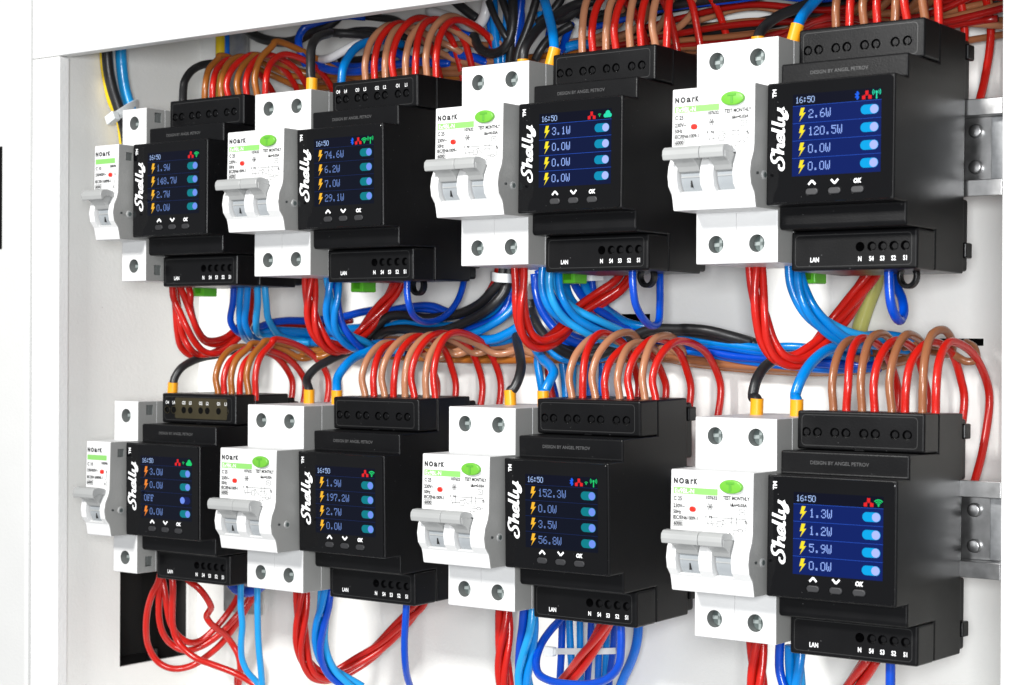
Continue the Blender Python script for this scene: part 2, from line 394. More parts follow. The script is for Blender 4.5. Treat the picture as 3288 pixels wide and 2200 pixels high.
# white lettering on the lower block
g = bmesh.new(); text(g, 'LAN', 10.2, -46.6, 20.54, 2.5, 0.06, sx=0.8, align='C')
for t, x in zip(('N', 'S4', 'S3', 'S2', 'S1'), LH): text(g, t, x, -46.6, 20.54, 2.5, 0.06, sx=0.8, align='C')
mpart('lettering', g, M['print_white'], meter0, False)
# display cover
cv = xzprism(rrect(0.7, MW - 0.7, -25.5, 19.3, 1.6), 0.0, 1.2, 0.15, 2)
cv = boolean(cv, [xzprism(rrect(x - 2.9, x + 2.9, -23.3, -20.3, 1.45), -1, 0.7) for x in (19.6, 28.9, 38.2)])
mpart('display_cover', cv, M['cover'], meter0)
for x in (19.6, 28.9, 38.2):
    mpart('button', xzprism(rrect(x - 2.6, x + 2.6, -23.05, -20.55, 1.22), -0.45, 0.68, 0.35, 3), M['button'], meter0)
g = bmesh.new()
for x, u in ((19.6, 1), (28.9, -1)):
    c = -18.4; seg(g, (x - 1.45, c - 0.75 * u), (x, c + 0.75 * u), 0.75, -0.04); seg(g, (x + 1.45, c - 0.75 * u), (x, c + 0.75 * u), 0.75, -0.055)
text(g, 'OK', 38.2, -19.3, -0.04, 2.2, 0.12, align='C', shear=0.15, sx=0.9)
mpart('button_symbols', g, M['print_white'], meter0, False)
# script logo, running upwards at the left of the cover
g = bmesh.new()
K1 = 25.2 / 19.0
lf = lambda p: (7.7 - p[1] * 1.02, -13.2 + (p[0] + p[1] * 0.22) * K1 * 0.98)
Y_ = -0.05
for pts in ([(4.0, 3.9), (3.9, 4.9), (2.8, 5.3), (1.7, 4.6), (1.8, 3.4), (2.9, 2.3), (3.1, 1.0), (2.0, 0.0), (0.6, 0.1), (0.0, 1.1), (0.5, 2.0), (1.3, 2.0)],
            [(5.0, 5.2), (4.9, 3.0), (4.9, 0.0)], [(4.95, 1.2), (5.7, 2.5), (6.6, 2.6), (6.8, 1.6), (6.8, 0.5), (7.4, 0.0), (8.0, 0.4)],
            [(8.2, 1.1), (9.4, 1.3), (9.9, 2.2), (9.2, 2.8), (8.3, 2.2), (8.1, 1.0), (8.8, 0.0), (10.0, 0.3), (10.6, 0.9)],
            [(10.9, 5.3), (10.8, 3.0), (10.8, 0.9), (11.3, 0.0), (12.1, 0.4)], [(12.9, 5.3), (12.8, 3.0), (12.8, 0.9), (13.3, 0.0), (14.1, 0.4)],
            [(14.5, 2.7), (14.5, 0.9), (15.2, 0.1), (16.3, 0.6), (16.9, 1.5)], [(17.2, 3.0), (17.0, 1.0), (16.7, -0.8), (15.7, -1.4), (15.0, -0.9), (15.8, -0.2), (17.4, 0.2), (18.0, 0.6)]):
    stroke(g, pts, (0.62, 0.98), Y_, lf); Y_ -= 0.006
text(g, 'TM', 4.1, 14.3, -0.05, 2.2, 0.08, rot=True, width=3.1)
mpart('script_logo', g, M['print_white'], meter0, False)
# rear shell details showing at the right flank
g = box(1.2, MW - 1.0, 62.1, 68.3, 17.5, 41.5, r=1.2, seg=3)
mpart('rear_cover', g, M['black'], meter0)
mpart('rear_cover', box(1.2, MW - 1.0, 62.1, 68.3, -48.6, -20.5, r=1.2, seg=3), M['black'], meter0)
mpart('latch_tab', box(MW - 6, MW + 0.6, 63, 69, 33.6, 39.6, r=0.6), M['black'], meter0); mpart('latch_tab', box(MW - 6, MW + 0.6, 63, 69, -43.5, -37.5, r=0.6), M['black'], meter0)
# eyelet of the rail latch below (only the upper row shows it)
def eyelet():
    P = [Vector((41 + 4.1 * math.cos(a) * 0.86, 38 + 0.5 * math.sin(a * 2) * 0, -52.0 + 4.6 * math.sin(a))) for a in [2 * math.pi * i / 28 for i in range(29)]]
    bm = bmesh.new(); n = 28
    prev = None; rings = []
    for i in range(n):
        a = 2 * math.pi * i / n; c, s_ = math.cos(a), math.sin(a)
        rings.append([bm.verts.new((41 + rr * 0.86 * c, y, -51.6 + rr * s_)) for rr, y in ((4.9, 36), (4.9, 39.5), (3.1, 39.5), (3.1, 36))])
    for i in range(n):
        a, b = rings[i], rings[(i + 1) % n]
        for k in range(4): bm.faces.new((a[k], b[k], b[(k + 1) % 4], a[(k + 1) % 4]))
    bmesh.ops.recalc_face_normals(bm, faces=bm.faces)
    bevel(bm, 0.35, 2)
    return bm

# pixel font, 5 x 7
F = {'0': ('01110', '10001', '10001', '10001', '10001', '10001', '01110'), '1': ('00100', '01100', '00100', '00100', '00100', '00100', '01110'),
     '2': ('01110', '10001', '00001', '00110', '01000', '10000', '11111'), '3': ('01110', '10001', '00001', '00110', '00001', '10001', '01110'),
     '4': ('00010', '00110', '01010', '10010', '11111', '00010', '00111'), '5': ('11111', '10000', '11110', '00001', '00001', '10001', '01110'),
     '6': ('00110', '01000', '10000', '11110', '10001', '10001', '01110'), '7': ('11111', '10001', '00001', '00010', '00100', '00100', '00100'),
     '8': ('01110', '10001', '10001', '01110', '10001', '10001', '01110'), '9': ('01110', '10001', '10001', '01111', '00001', '00010', '01100'),
     '.': ('00000', '00000', '00000', '00000', '00000', '01100', '01100'), ':': ('00000', '01100', '01100', '00000', '01100', '01100', '00000'),
     'W': ('10001', '10001', '10001', '10101', '10101', '10101', '01010'), 'O': ('01110', '10001', '10001', '10001', '10001', '10001', '01110'),
     'F': ('11111', '10001', '10100', '11100', '10100', '10000', '11100')}
def pix(bm, s, x, ztop, y, pw, ph, adv):
    for ch in s:
        for r, row in enumerate(F[ch]):
            c = 0
            while c < 5:
                if row[c] == '1':
                    c2 = c
                    while c2 < 5 and row[c2] == '1': c2 += 1
                    yy = y - 0.003 * (r % 2)
                    t_ = 0.0 if c2 - c < 2 else 0.16
                    flat(bm, [(x + (c + .07) * pw, ztop - (r - .04 + t_) * ph), (x + (c2 - .07) * pw, ztop - (r - .04 + t_) * ph), (x + (c2 - .07) * pw, ztop - (r + 1.04 - t_) * ph), (x + (c + .07) * pw, ztop - (r + 1.04 - t_) * ph)], yy)
                    c = c2
                else: c += 1
        x += adv
def arcband(bm, cx, cz, r, wd, a0, a1, y, n=8):
    P = []; Q = []
    for i in range(n + 1):
        a = math.radians(a0 + (a1 - a0) * i / n); P.append((cx + (r + wd / 2) * math.cos(a), cz + (r + wd / 2) * math.sin(a))); Q.append((cx + (r - wd / 2) * math.cos(a), cz + (r - wd / 2) * math.sin(a)))
    flat(bm, P + Q[::-1], y)
def icon(kind, x, z, y, k=1.0):
    g = bmesh.new()
    if kind == 'net':
        flat(g, [(x - .62, z + .1), (x + .62, z + .1), (x + .62, z + 1.5), (x - .62, z + 1.5)], y)
        for d in (-1.25, 1.25): flat(g, [(x + d - .68, z - 1.6), (x + d + .68, z - 1.6), (x + d + .68, z - .25), (x + d - .68, z - .25)], y)
        seg(g, (x, z + .1), (x, z - .3), .22, y - .004); seg(g, (x - 1.2, z - .12), (x + 1.2, z - .12), .22, y - .008)
        return g, 'lcd_red'
    if kind in ('wifi', 'swifi'):
        q = 1.0 if kind == 'wifi' else 0.62
        for r_ in ((.75, 1.45, 2.15) if q == 1 else (.8, 1.6)): arcband(g, x, z - 1.1 * q, r_ * q, .42 * q, 42, 138, y)
        flat(g, circ(x, z - 1.05 * q, .38 * q, n=10), y - .004)
        return g, 'lcd_green'
    if kind == 'cloud':
        flat(g, circ(x - 1.1, z - .55, .85, n=14), y); flat(g, circ(x + 1.15, z - .5, .9, n=14), y - .004); flat(g, circ(x + .15, z + .35, 1.2, n=16), y - .008)
        flat(g, [(x - 1.2, z - 1.35), (x + 1.2, z - 1.35), (x + 1.2, z), (x - 1.2, z)], y - .012)
        return g, 'lcd_mint'
    if kind == 'ant':
        flat(g, [(x - .3, z - 1.7), (x + .3, z - 1.7), (x + .2, z + .6), (x - .2, z + .6)], y); flat(g, circ(x, z + .75, .5, n=10), y - .004)
        for r_ in (1.0, 1.6): arcband(g, x, z + .75, r_, .3, -38, 38, y); arcband(g, x, z + .75, r_, .3, 142, 218, y)
        return g, 'lcd_mint'
    P = [(x - .75, z - .7), (x + .7, z + .65), (x, z + 1.5), (x, z - 1.5), (x + .7, z - .65), (x - .75, z + .7)]
    for i, (a, b) in enumerate(zip(P, P[1:])): seg(g, a, b, .5, y - .004 * i)
    return g, 'lcd_bt'
def build_screen(par, rows, icons, style, low):
    """style: bright / mid / dark; low: the readings of the lower row sit a little lower"""
    top = 14.8 if not low else 13.8; bot = top - 30.6; X0, X1 = 11.2, 47.3
    lcd, line, txt, tog, kn, bolt = {'bright': ('lcd_bright', 'lcd_line_b', 'lcd_text', 'lcd_cyan', 'lcd_knob', 'lcd_yellow'),
                                     'mid': ('lcd_mid', 'lcd_line_b', 'lcd_text', 'lcd_teal_m', 'lcd_knob', 'lcd_yellow'),
                                     'dark': ('lcd_dark', 'lcd_line_d', 'lcd_text_d', 'lcd_teal', 'lcd_knob_d', 'lcd_amber')}[style]
    g = bmesh.new(); flat(g, [(X0, bot), (X1, bot), (X1, top - 4.4), (X0, top - 4.4)], -0.03)
    scr = sub('screen', g, M[lcd], par)
    g = bmesh.new(); flat(g, [(X0, top - 4.4), (X1, top - 4.4), (X1, top), (X0, top)], -0.03)
    sub('screen_header', g, M['lcd_head'], scr)
    g = bmesh.new()
    for i in range(4): z = top - 4.4 - i * 6.5; seg(g, (X0, z), (X1, z), 0.16, -0.045)
    sub('divider_lines', g, M[line], scr)
    g = bmesh.new(); pix(g, '16:50', X0 + 1.1, top - 1.0, -0.05, 0.30, 0.34, 1.62)
    sub('clock_reading', g, M['lcd_time'], scr)
    sp = {2: 3.9, 3: 3.9, 4: 3.6}[len(icons)]
    for i, k in enumerate(icons):
        x = X1 - 1.9 - (len(icons) - 1 - i) * sp
        b, m = icon(k, x, top - 2.3, -0.05)
        if style == 'dark' and m == 'lcd_mint': m = 'lcd_green'
        sub('status_icon', b, M[m], scr)
    for i, t in enumerate(rows):
        zc = top - 4.4 - 3.25 - i * 6.5
        off = t == 'OFF'
        g = bmesh.new(); pix(g, t, X0 + (6.6 if not off else 2.6), zc + 1.75, -0.05, 0.40, 0.47, 2.38)
        sub('power_reading', g, M[txt], scr)
        if not off:
            x = X0 + 3.9
            g = bmesh.new(); flat(g, [(x - .5, zc + 2.5), (x + 1.1, zc + 2.5), (x + .35, zc + .55), (x - 1.2, zc - .4)], -0.05)
            flat(g, [(x + .35, zc + .55), (x + 1.5, zc + .75), (x - 1.1, zc - 2.7), (x - .15, zc - .25), (x - 1.2, zc - .4)], -0.054)
            b = sub('bolt_icon', g, M['lcd_orange' if (low and len(icons) == 3) else bolt], scr)
        g = bmesh.new(); flat(g, rrect(X1 - 8.2, X1 - 1.0, zc - 1.75, zc + 1.75, 1.74, 8), -0.05)
        tg = sub('toggle_icon', g, M['lcd_off' if off else tog], scr)
        g = bmesh.new(); flat(g, circ(X1 - 2.8 if not off else X1 - 6.4, zc, 1.62, n=20), -0.06)
        sub('toggle_knob', g, M[kn if not off else 'lcd_knob_d'], scr)
    return scr

# x0, centre z, dy, yaw, pitch, rows, icons, style, row
METERS = [
    (-26.9, -0.8, -1.6, .006, -.004, ('1.9W', '148.7W', '2.7W', '0.0W'), ('net', 'wifi'), 'dark', 0, 'black meter at upper left whose screen reads 1.9 W and 148.7 W'),
    (83.0, -0.3, 0.2, 0, .015, ('74.6W', '6.2W', '7.0W', '29.1W'), ('bt', 'net', 'wifi', 'ant'), 'dark', 0, 'black meter in the upper row whose dim screen reads 74.6 W at top'),
    (208.3, 2.0, 2.7, .003, -.012, ('3.1W', '0.0W', '0.0W', '0.0W'), ('net', 'swifi', 'cloud'), 'mid', 0, 'black meter in the upper row whose screen reads 3.1 W above three zeros'),
    (330.4, -0.2, -3.5, -.002, -.02, ('2.6W', '120.5W', '0.0W', '0.0W'), ('bt', 'net', 'ant'), 'bright', 0, 'black meter at upper right whose bright blue screen reads 120.5 W'),
    (-34.4, -148.3, 1.3, .009, .005, ('3.0W', '0.0W', 'OFF', '0.0W'), ('net', 'swifi', 'cloud'), 'dark', 1, 'black meter at lower left whose screen has one line reading OFF'),
    (83.2, -147.8, 1.8, 0, .02, ('1.9W', '197.2W', '2.7W', '0.0W'), ('net', 'wifi'), 'dark', 1, 'black meter in the lower row whose screen reads 197.2 W'),
    (203.5, -146.0, 0.5, .015, .02, ('152.3W', '0.0W', '3.5W', '56.8W'), ('bt', 'net', 'swifi', 'ant'), 'dark', 1, 'black meter in the lower row whose screen reads 152.3 W and 56.8 W'),
    (329.8, -147.7, -1.3, .03, -.02, ('1.3W', '1.2W', '5.9W', '0.0W'), ('net', 'wifi'), 'bright', 1, 'black meter at lower right whose bright blue screen reads 5.9 W'),
]
TAGS = ['leftmost upper', 'second upper', 'third upper', 'rightmost upper', 'leftmost lower', 'second lower', 'third lower', 'rightmost lower']
for i, (x0, zc, dy, yaw, pit, rows, icons, style, low, label) in enumerate(METERS):
    o = meter0 if i == 0 else None
    if o is None:
        o = meter0.copy(); COL.objects.link(o)
        for ch in base_children:
            c = ch.copy(); COL.objects.link(c); c.parent = o
    else: base_children = list(meter0.children)
    o.location = Vector((x0 + MW / 2, 20 + dy, zc)) * S; o.rotation_euler = (pit, 0, yaw)
    tag(o, label, 'power meter', 'black power meters with screens')
for i, (x0, zc, dy, yaw, pit, rows, icons, style, low, label) in enumerate(METERS):
    o = [q for q in COL.objects if q.get('label') == label][0]
    build_screen(o, rows, icons, style, low)
    if i in (1, 2, 3): mpart('latch_eyelet', eyelet(), M['black'], o)
    if i in (1, 4):        # these two show lettered upper terminals
        g = bmesh.new()
        for t, x in zip(('O4', 'L4', 'O3', 'L3', 'O2', 'L2', 'O1', 'L1'), UH): text(g, t, x, 38.5, 24.42, 2.3, 0.04, sx=0.8, align='C')
        mpart('lettering', g, M['print_white'], o, False)
    if i == 4:
        g = bmesh.new(); flat(g, rrect(9.5, 46.5, 31.4, 41.8, 1.0), 24.44)
        for x in UH: ring_flat(g, circ(x, 35.6, 1.95, n=20), circ(x, 35.6, 1.7, n=20), 24.41)
        lab_ = mpart('smoked_label', g, M['smoky'], o, False)
        g = bmesh.new()
        for x in UH[1:-1]: flat(g, circ(x, 35.6, 1.7, n=20), 24.42)
        sub('label_hole', g, M['void'], lab_)

# ------------------------------------------------------------------ circuit breakers
def breaker(wd, two):
    root = empty('circuit_breaker', (0, 0, 0))
    cx = -wd / 2
    def P(name, bm, m, par=root, smooth=False):
        for v in bm.verts: v.co += Vector((cx, OY, 0))
        return obj(name, bm, m, par, None, smooth)
    prof = [(8.5, 39.9), (60, 39.9), (60, -46.6), (8.5, -46.6), (8.5, -26.6), (-8.4, -26.6), (-9.2, -22.5), (-9.8, -20.6), (-12.2, -17.6), (-12.9, -13.6), (-12.2, -9.6), (-10.4, -6.0), (-9.7, -3.0), (-9.2, 20.2), (8.5, 20.2)]
    bm = prism(prof, 0, wd, 0.45, 2)
    holes = (9.1, 27.3) if two else (9.0,)
    cut = [hole(x, z, 3.45, 6, 20, 32) for x in holes for z in (32.6, -39.0)]
    ops = ((4.3, 14.6), (20.4, 28.9)) if two else ((4.0, 14.4),)
    for a, b in ops:
        cut.append(prism([(-20, -5.5), (-1.5, -5.5), (-1.5, -18.6), (-9.2, -19.4), (-20, -24.5)], a, b))
    if two:
        cut += [box(18.1, 18.35, 8.0, 8.9, 20.5, 41), box(18.1, 18.35, 8.0, 8.9, -47, -27)]
    else:
        for y0, y1, z0, z1 in ((-4.5, -0.5, 12.5, 16.5), (14, 18.5, 33, 38), (14, 18.5, -43.5, -38.5)): cut.append(box(wd - 3, wd + 1, y0, y1, z0, z1))
    cut.append(box(wd - 0.35, wd + 1, 20.5, 21.0, -60, 60)); cut.append(box(wd - 0.35, wd + 1, 33, 33.4, 20, 60))
    bm = boolean(bm, cut)
    bmesh.ops.recalc_face_normals(bm, faces=bm.faces)
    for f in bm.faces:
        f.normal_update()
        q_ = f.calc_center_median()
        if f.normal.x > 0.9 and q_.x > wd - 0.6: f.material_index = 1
        if not two and q_.x < wd - 0.2 and q_.x > wd - 3.2 and any(a_ - .1 < q_.y < b_ + .1 and c_ - .1 < q_.z < d_ + .1 for a_, b_, c_, d_ in ((-4.5, -0.5, 12.5, 16.5), (14, 18.5, 33, 38), (14, 18.5, -43.5, -38.5))): f.material_index = 2
        if q_.y > 8.9 and any((q_.x - hx) ** 2 + (q_.z - hz) ** 2 < 3.5 ** 2 for hx in holes for hz in (32.6, -39.0)): f.material_index = 2
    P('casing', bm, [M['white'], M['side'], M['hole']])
    for x in holes:
        for z in (32.6, -39.0):
            b = xzprism(circ(x, z, 3.4, n=28), 12.5, 14.5, 0.2, 1)
            s = P('terminal_screw', b, M['screw'])
            b = box(x - 3.0, x + 0.6, 12.1, 12.6, z - 0.7, z + 0.7); box(x - 0.55, x + 0.6, 12.1, 12.56, z - 3.0, z + 3.0, bm=b)
            P('screw_slot', b, M['slotm'], s)
            b = bmesh.new(); ring_flat(b, rrect(x - 5.6, x + 6.6, z - 5.4, z + 7.6, 2.2), rrect(x - 5.45, x + 6.45, z - 5.25, z + 7.45, 2.1), 8.46)
    # rocker drums and lever
    for k, (a, b) in enumerate(ops):
        bm = bmesh.new(); bmesh.ops.create_cone(bm, cap_ends=True, segments=48, radius1=9.4, radius2=9.4, depth=b - a - 0.9, matrix=Matrix.Translation(((a + b) / 2 + 0.2, -1.2, -13.2)) @ Matrix.Rotation(math.pi / 2, 4, 'Y'))
        dr = P('rocker_drum', bm, M['drum'], root, 40)
        bm = box(a + 0.8, b - 0.3, -10.9, -10.2, -14.3, -13.8)
        P('drum_step', bm, M['toggle'], dr)
        if k == 0:
            bm = box((a + b) / 2 - 0.28, (a + b) / 2 + 0.28, -10.45, -8.0, -18.0, -15.4)
            P('on_mark', bm, M['print_black'], dr)
    lev = [(-9.0, -8.6), (-12.2, -5.6), (-15.2, -3.6), (-17.3, -2.4), (-18.6, -2.6), (-19.0, -3.6), (-18.6, -5.8), (-17.6, -8.0), (-15.8, -9.0), (-14.3, -9.2), (-12.4, -11.0), (-10.4, -12.6), (-9.0, -12.2)]
    bars = ((1.4, 17.5), (17.7, 28.2)) if two else ((1.0, 15.8),)
    for a, b in bars:
        bl = prism([(-10.6, -3.0), (-14.5, -2.2), (-17.3, -2.4), (-18.5, -3.6), (-18.7, -5.4), (-18.2, -7.2), (-17.2, -7.4), (-16.2, -6.0), (-13.6, -5.4), (-10.6, -6.0)], a, b, 0.3, 2)
        P('toggle_bar', bl, M['toggle'])
    for k, (a, b) in enumerate(ops):
        P('toggle_arm', prism([(-8.0, -5.7), (-13.0, -5.0), (-17.6, -4.6), (-17.2, -7.3), (-15.2, -8.3), (-13.4, -9.8), (-12.0, -11.6), (-8.0, -12.4)], a + 0.5, b - 0.35, 0.3, 2), M['toggle'])
    # printed front
    yf = lambda z: -9.2 - (20.2 - z) / 23.2 * 0.5 - 0.05
    g = bmesh.new()
    if two:
        text(g, 'N', 1.3, 14.9, yf(15), 2.75, 0.19, width=1.9); text(g, 'O', 3.7, 14.9, yf(15), 2.75, 0.19, width=2.3); text(g, 'a', 6.4, 14.9, yf(15), 3.55, 0.15, width=2.0)
        text(g, 'r', 8.9, 14.9, yf(15), 3.55, 0.16, width=1.3); text(g, 'K', 10.4, 14.9, yf(15), 2.75, 0.19, width=1.7)
        for t, x, z, s_, wd_ in (('C 25', 1.4, 8.3, 2.1, 3.8), ('230V~', 1.3, 5.5, 2.0, 5.2), ('50Hz', 1.3, 3.2, 2.0, 3.6), ('IEC/EN61009-1', 1.3, 1.1, 1.85, 11.0), ('6000', 1.6, -1.2, 1.9, 3.8),
                                 ('107632', 16.0, 9.4, 1.7, 4.9), ('TEST MONTHLY', 23.3, 9.6, 1.9, 11.7), ('I\u0394n=0.03A', 26.6, 7.2, 1.6, 7.3), ('-25', 16.9, 6.2, 1.1, 1.5), ('Th', 32.8, 0.8, 1.6, 1.3), ('1  N', 15.8, 2.3, 1.2, 2.9), ('2  N', 26.2, -3.9, 1.3, 3.0)):
            text(g, t, x, z, yf(z), s_ * 1.06, 0.08, width=wd_)
        q = lambda a, b, wv=0.19: seg(g, a, b, wv, yf(a[1]) - 0.03)
        for a, b, c, d in ((1.2, 5.8, -1.5, 0.6), (30.5, 33, 4.3, 6.2), (21.0, 23.2, -0.8, 1.2), (30.2, 32.0, -2.2, -1.2)):
            q((a, c), (b, c)); q((b, c), (b, d)); q((b, d), (a, d)); q((a, d), (a, c))
        for a, b in (((18.6, 2.6), (33.4, 2.6)), ((33.4, 2.6), (33.4, 1.6)), ((33.4, 0.3), (33.4, -1.7)), ((33.4, -1.7), (32.0, -1.7)), ((30.2, -1.7), (27.5, -1.7)), ((18.6, 0.2), (21, 0.2)), ((23.2, 0.2), (24.2, 0.2)),
                     ((23.4, 1.8), (25.5, -0.4)), ((24.2, 1.8), (22.6, 1.8)), ((27.2, 3.4), (27.2, -4.2)), ((29.4, 3.4), (29.4, -4.2)), ((16.4, 1.2), (17.2, -0.9)), ((18.4, 1.2), (19.0, -0.9)), ((16.6, 0.1), (18.6, 0.1)), ((16.8, 2.2), (16.8, 1.2)), ((18.6, 2.6), (18.6, 1.2)),
                     ((31.0, 5.0), (31.6, 5.5)), ((31.6, 5.5), (32.0, 5.0)), ((32.0, 5.0), (32.5, 5.4))): q(a, b)
        ring_flat(g, circ(28.2, 0.2, 2.6, 1.2, 20), circ(28.2, 0.2, 2.46, 1.06, 20), yf(0) - 0.04)
        for k in range(6):
            a = math.radians(60 * k); q((17.7 + .5 * math.cos(a), 6.6 + .5 * math.sin(a)), (17.7 + 1.5 * math.cos(a), 6.6 + 1.5 * math.sin(a)), 0.16)
        ring_flat(g, circ(17.7, 6.6, 1.25, n=6), circ(17.7, 6.6, 1.08, n=6), yf(6) - 0.045)
        sx0, sx1 = 1.3, 21.0
    else:
        text(g, 'N', 1.0, 14.9, yf(15), 2.75, 0.19, width=1.9); text(g, 'O', 3.4, 14.9, yf(15), 2.75, 0.19, width=2.3); text(g, 'a', 6.1, 14.9, yf(15), 3.55, 0.15, width=2.0)
        text(g, 'r', 8.6, 14.9, yf(15), 3.55, 0.16, width=1.3); text(g, 'K', 10.1, 14.9, yf(15), 2.75, 0.19, width=1.7)
        for t, x, z, s_, wd_ in (('C 10', 1.1, 8.0, 2.1, 4.2), ('100096', 11.6, 8.9, 1.6, 4.6), ('230/400V~', 1.0, 5.0, 1.9, 8.0), ('IEC/EN 60898-1', 1.0, 1.6, 1.85, 11.6), ('6000', 1.3, -1.0, 1.9, 3.9), ('1', 15.3, 4.8, 1.4, 0.5), ('2', 14.0, -1.2, 1.4, 0.9)):
            text(g, t, x, z, yf(z), s_ * 1.06, 0.08, width=wd_)
        q = lambda a, b, wv=0.19: seg(g, a, b, wv, yf(a[1]) - 0.03)
        for a, b in (((1.0, -1.4), (5.6, -1.4)), ((5.6, -1.4), (5.6, 0.8)), ((5.6, 0.8), (1.0, 0.8)), ((1.0, 0.8), (1.0, -1.4)), ((15.6, 4.4), (15.6, 2.8)), ((15.6, 2.6), (14.9, 1.2)), ((15.6, 1.0), (15.6, -1.6))): q(a, b)
        sx0, sx1 = 1.0, 15.4
    P('printed_lettering', g, M['print_black'], root, False)
    g = bmesh.new(); flat(g, [(sx0, 10.9), (sx1, 10.9), (sx1, 13.4), (sx0, 13.4)], yf(11) - 0.0)
    st = P('printed_stripe', g, M['stripe'], root, False)
    if two:
        g = bmesh.new(); text(g, 'Ex9BL-N', 2.0, 11.25, yf(11) - 0.05, 2.5, 0.02, width=8.6)
        P('stripe_lettering', g, M['print_white'], st, False)
        b = xzprism(circ(27.6, 14.7, 5.5, 3.2, 36), -9.9, -9.3, 0.2, 1); P('test_button_rim', b, M['white'])
        b = xzprism(circ(27.6, 14.7, 4.95, 2.65, 40), -11.3, -9.6, 0.5, 3); tb = P('test_button', b, M['green'], root, 60)
        b = box(25.7, 29.3, -11.55, -11.2, 15.6, 16.5, r=0.1); box(27.0, 28.0, -11.55, -11.2, 12.8, 15.6, r=0.1, bm=b)
        P('raised_letter', b, M['green_dark'], tb)
        ix = 10.2
    else: ix = 12.4
    b = xzprism(rrect(ix - 1.5, ix + 1.3, 4.2, 6.3, 1.0), -10.0, -9.4, 0.2, 2); P('indicator', b, M['redind'])
    for (y, z, r_, m_) in ((-2.4, -14.0, 1.9, 'toggle'), (-7.6, -13.6, 0.55, 'dark_in')):
        bm = bmesh.new(); bmesh.ops.create_cone(bm, cap_ends=True, segments=24, radius1=r_, radius2=r_ * 0.9, depth=0.7, matrix=Matrix.Translation((wd + 0.2, y, z)) @ Matrix.Rotation(math.pi / 2, 4, 'Y'))
        rv = P('rivet', bm, M[m_], root, 40)
        if r_ > 1:
            bm = bmesh.new(); bmesh.ops.create_cone(bm, cap_ends=True, segments=20, radius1=1.1, radius2=1.0, depth=0.5, matrix=Matrix.Translation((wd + 0.45, y, z)) @ Matrix.Rotation(math.pi / 2, 4, 'Y'))
            P('rivet_core', bm, M['screw'], rv)
    return root, P
br2, _ = breaker(36.4, True)
br1, _ = breaker(17.8, False)
BZ = [(-1.4, -.7), (-.5, 1.7), (1.75, 2.6), (-.4, -1.9), (-1.0, 1.1), (-.4, -2.5), (1.5, .5), (.5, -.9)]
first2 = True
BR = {}
plist = ['narrow white breaker at upper left beside the leftmost upper meter', 'two-lever white breaker left of the second upper meter', 'two-lever white breaker left of the third upper meter',
         'two-lever white breaker left of the rightmost upper meter', 'narrow white breaker at lower left beside the leftmost lower meter', 'two-lever white breaker left of the second lower meter',
         'two-lever white breaker left of the third lower meter', 'two-lever white breaker left of the rightmost lower meter']
for i in range(8):
    x0 = METERS[i][0]; zb = 0 if i < 4 else -147.3
    one = i in (0, 4); wd = 17.8 if one else 36.4
    if i == 0: o = br1
    elif i == 1: o = br2
    else: o = copy_tree(br1 if one else br2)
    o.location = Vector((x0 - 0.5 - wd / 2, 20 + BZ[i][1], zb + BZ[i][0])) * S
    o.rotation_euler = ((-.004 if i == 4 else 0), 0, 0)
    dz_ = random.uniform(-0.4, 0.45)
    for ch in o.children:
        if ch.name.startswith('toggle'): ch.location.z += dz_ * S; ch.location.y += dz_ * 0.4 * S
    tag(o, plist[i], 'circuit breaker', 'white circuit breakers'); BR[i] = (x0 - 0.5 - wd, BZ[i][1], zb + BZ[i][0], wd)
for i in range(4):
    o = [q for q in COL.objects if q.get('label') == plist[i]][0]
    wd = BR[i][3]; xx = (wd / 2 - 12) if i else -2
    b = box(xx - 4, xx + 4, 34, 44, -53.2, -45, r=0.6); b = boolean(b, [box(xx - 2, xx + 2, 30, 48, -51.6, -48.4)])
    obj('rail_clip', b, M['clip'], o)

# ------------------------------------------------------------------ wires
CR = {'a': (500, 850, 3.336), 'b': (1150, 850, 3.336), 'c': (1550, 850, 3.336), 'd': (2200, 820, 2.154), 'e': (280, 0, 2.93), 'f': (900, 0, 2.93), 'g': (1450, 0, 2.604),
      'h': (2200, 0, 2.154), 'i': (350, 1750, 3.485), 'j': (900, 1750, 3.349), 'k': (1500, 1850, 3.125), 'l': (2200, 1850, 2.154)}
def at(c, x, y, d):
    """the point at depth d (mm behind the screens) seen at a place of the survey picture"""
    a = CR[c]; px = a[0] + x / a[2]; py = a[1] + y / a[2]
    r = FW + RT * ((px - 1644) / FPX) - UP * ((py - 1100) / FPX)
    t = (d - CAM.y) / r.y; return CAM + r * t
def atx(c, x, y, X):
    a = CR[c]; px = a[0] + x / a[2]; py = a[1] + y / a[2]
    r = FW + RT * ((px - 1644) / FPX) - UP * ((py - 1100) / FPX)
    return CAM + r * ((X - CAM.x) / r.x)
def pts(c, L):
    out = []
    for p in L:
        if isinstance(p[0], str): out.append(at(*p))
        else: out.append(at(c, *p))
    return out
def wire(col, r, P, label, group=None, name='wire', cat='wire', sides=12, n=7, ferrule=False):
    C = catmull(P, n)
    b = C[0].copy()
    o = obj(name, tube([p - b for p in C], r, sides, raw=True), M['w_' + col], None, b, True)
    tag(o, label, cat, group)
    if ferrule:
        d = (C[2] - C[0]).normalized()
        q = obj('ferrule', tube([Vector((0, 0, 0)) - d * 2.5, d * 2.4, d * 5.4], 2.65, 20, n=3), M['ferrule'], o, None, 50)
    return o
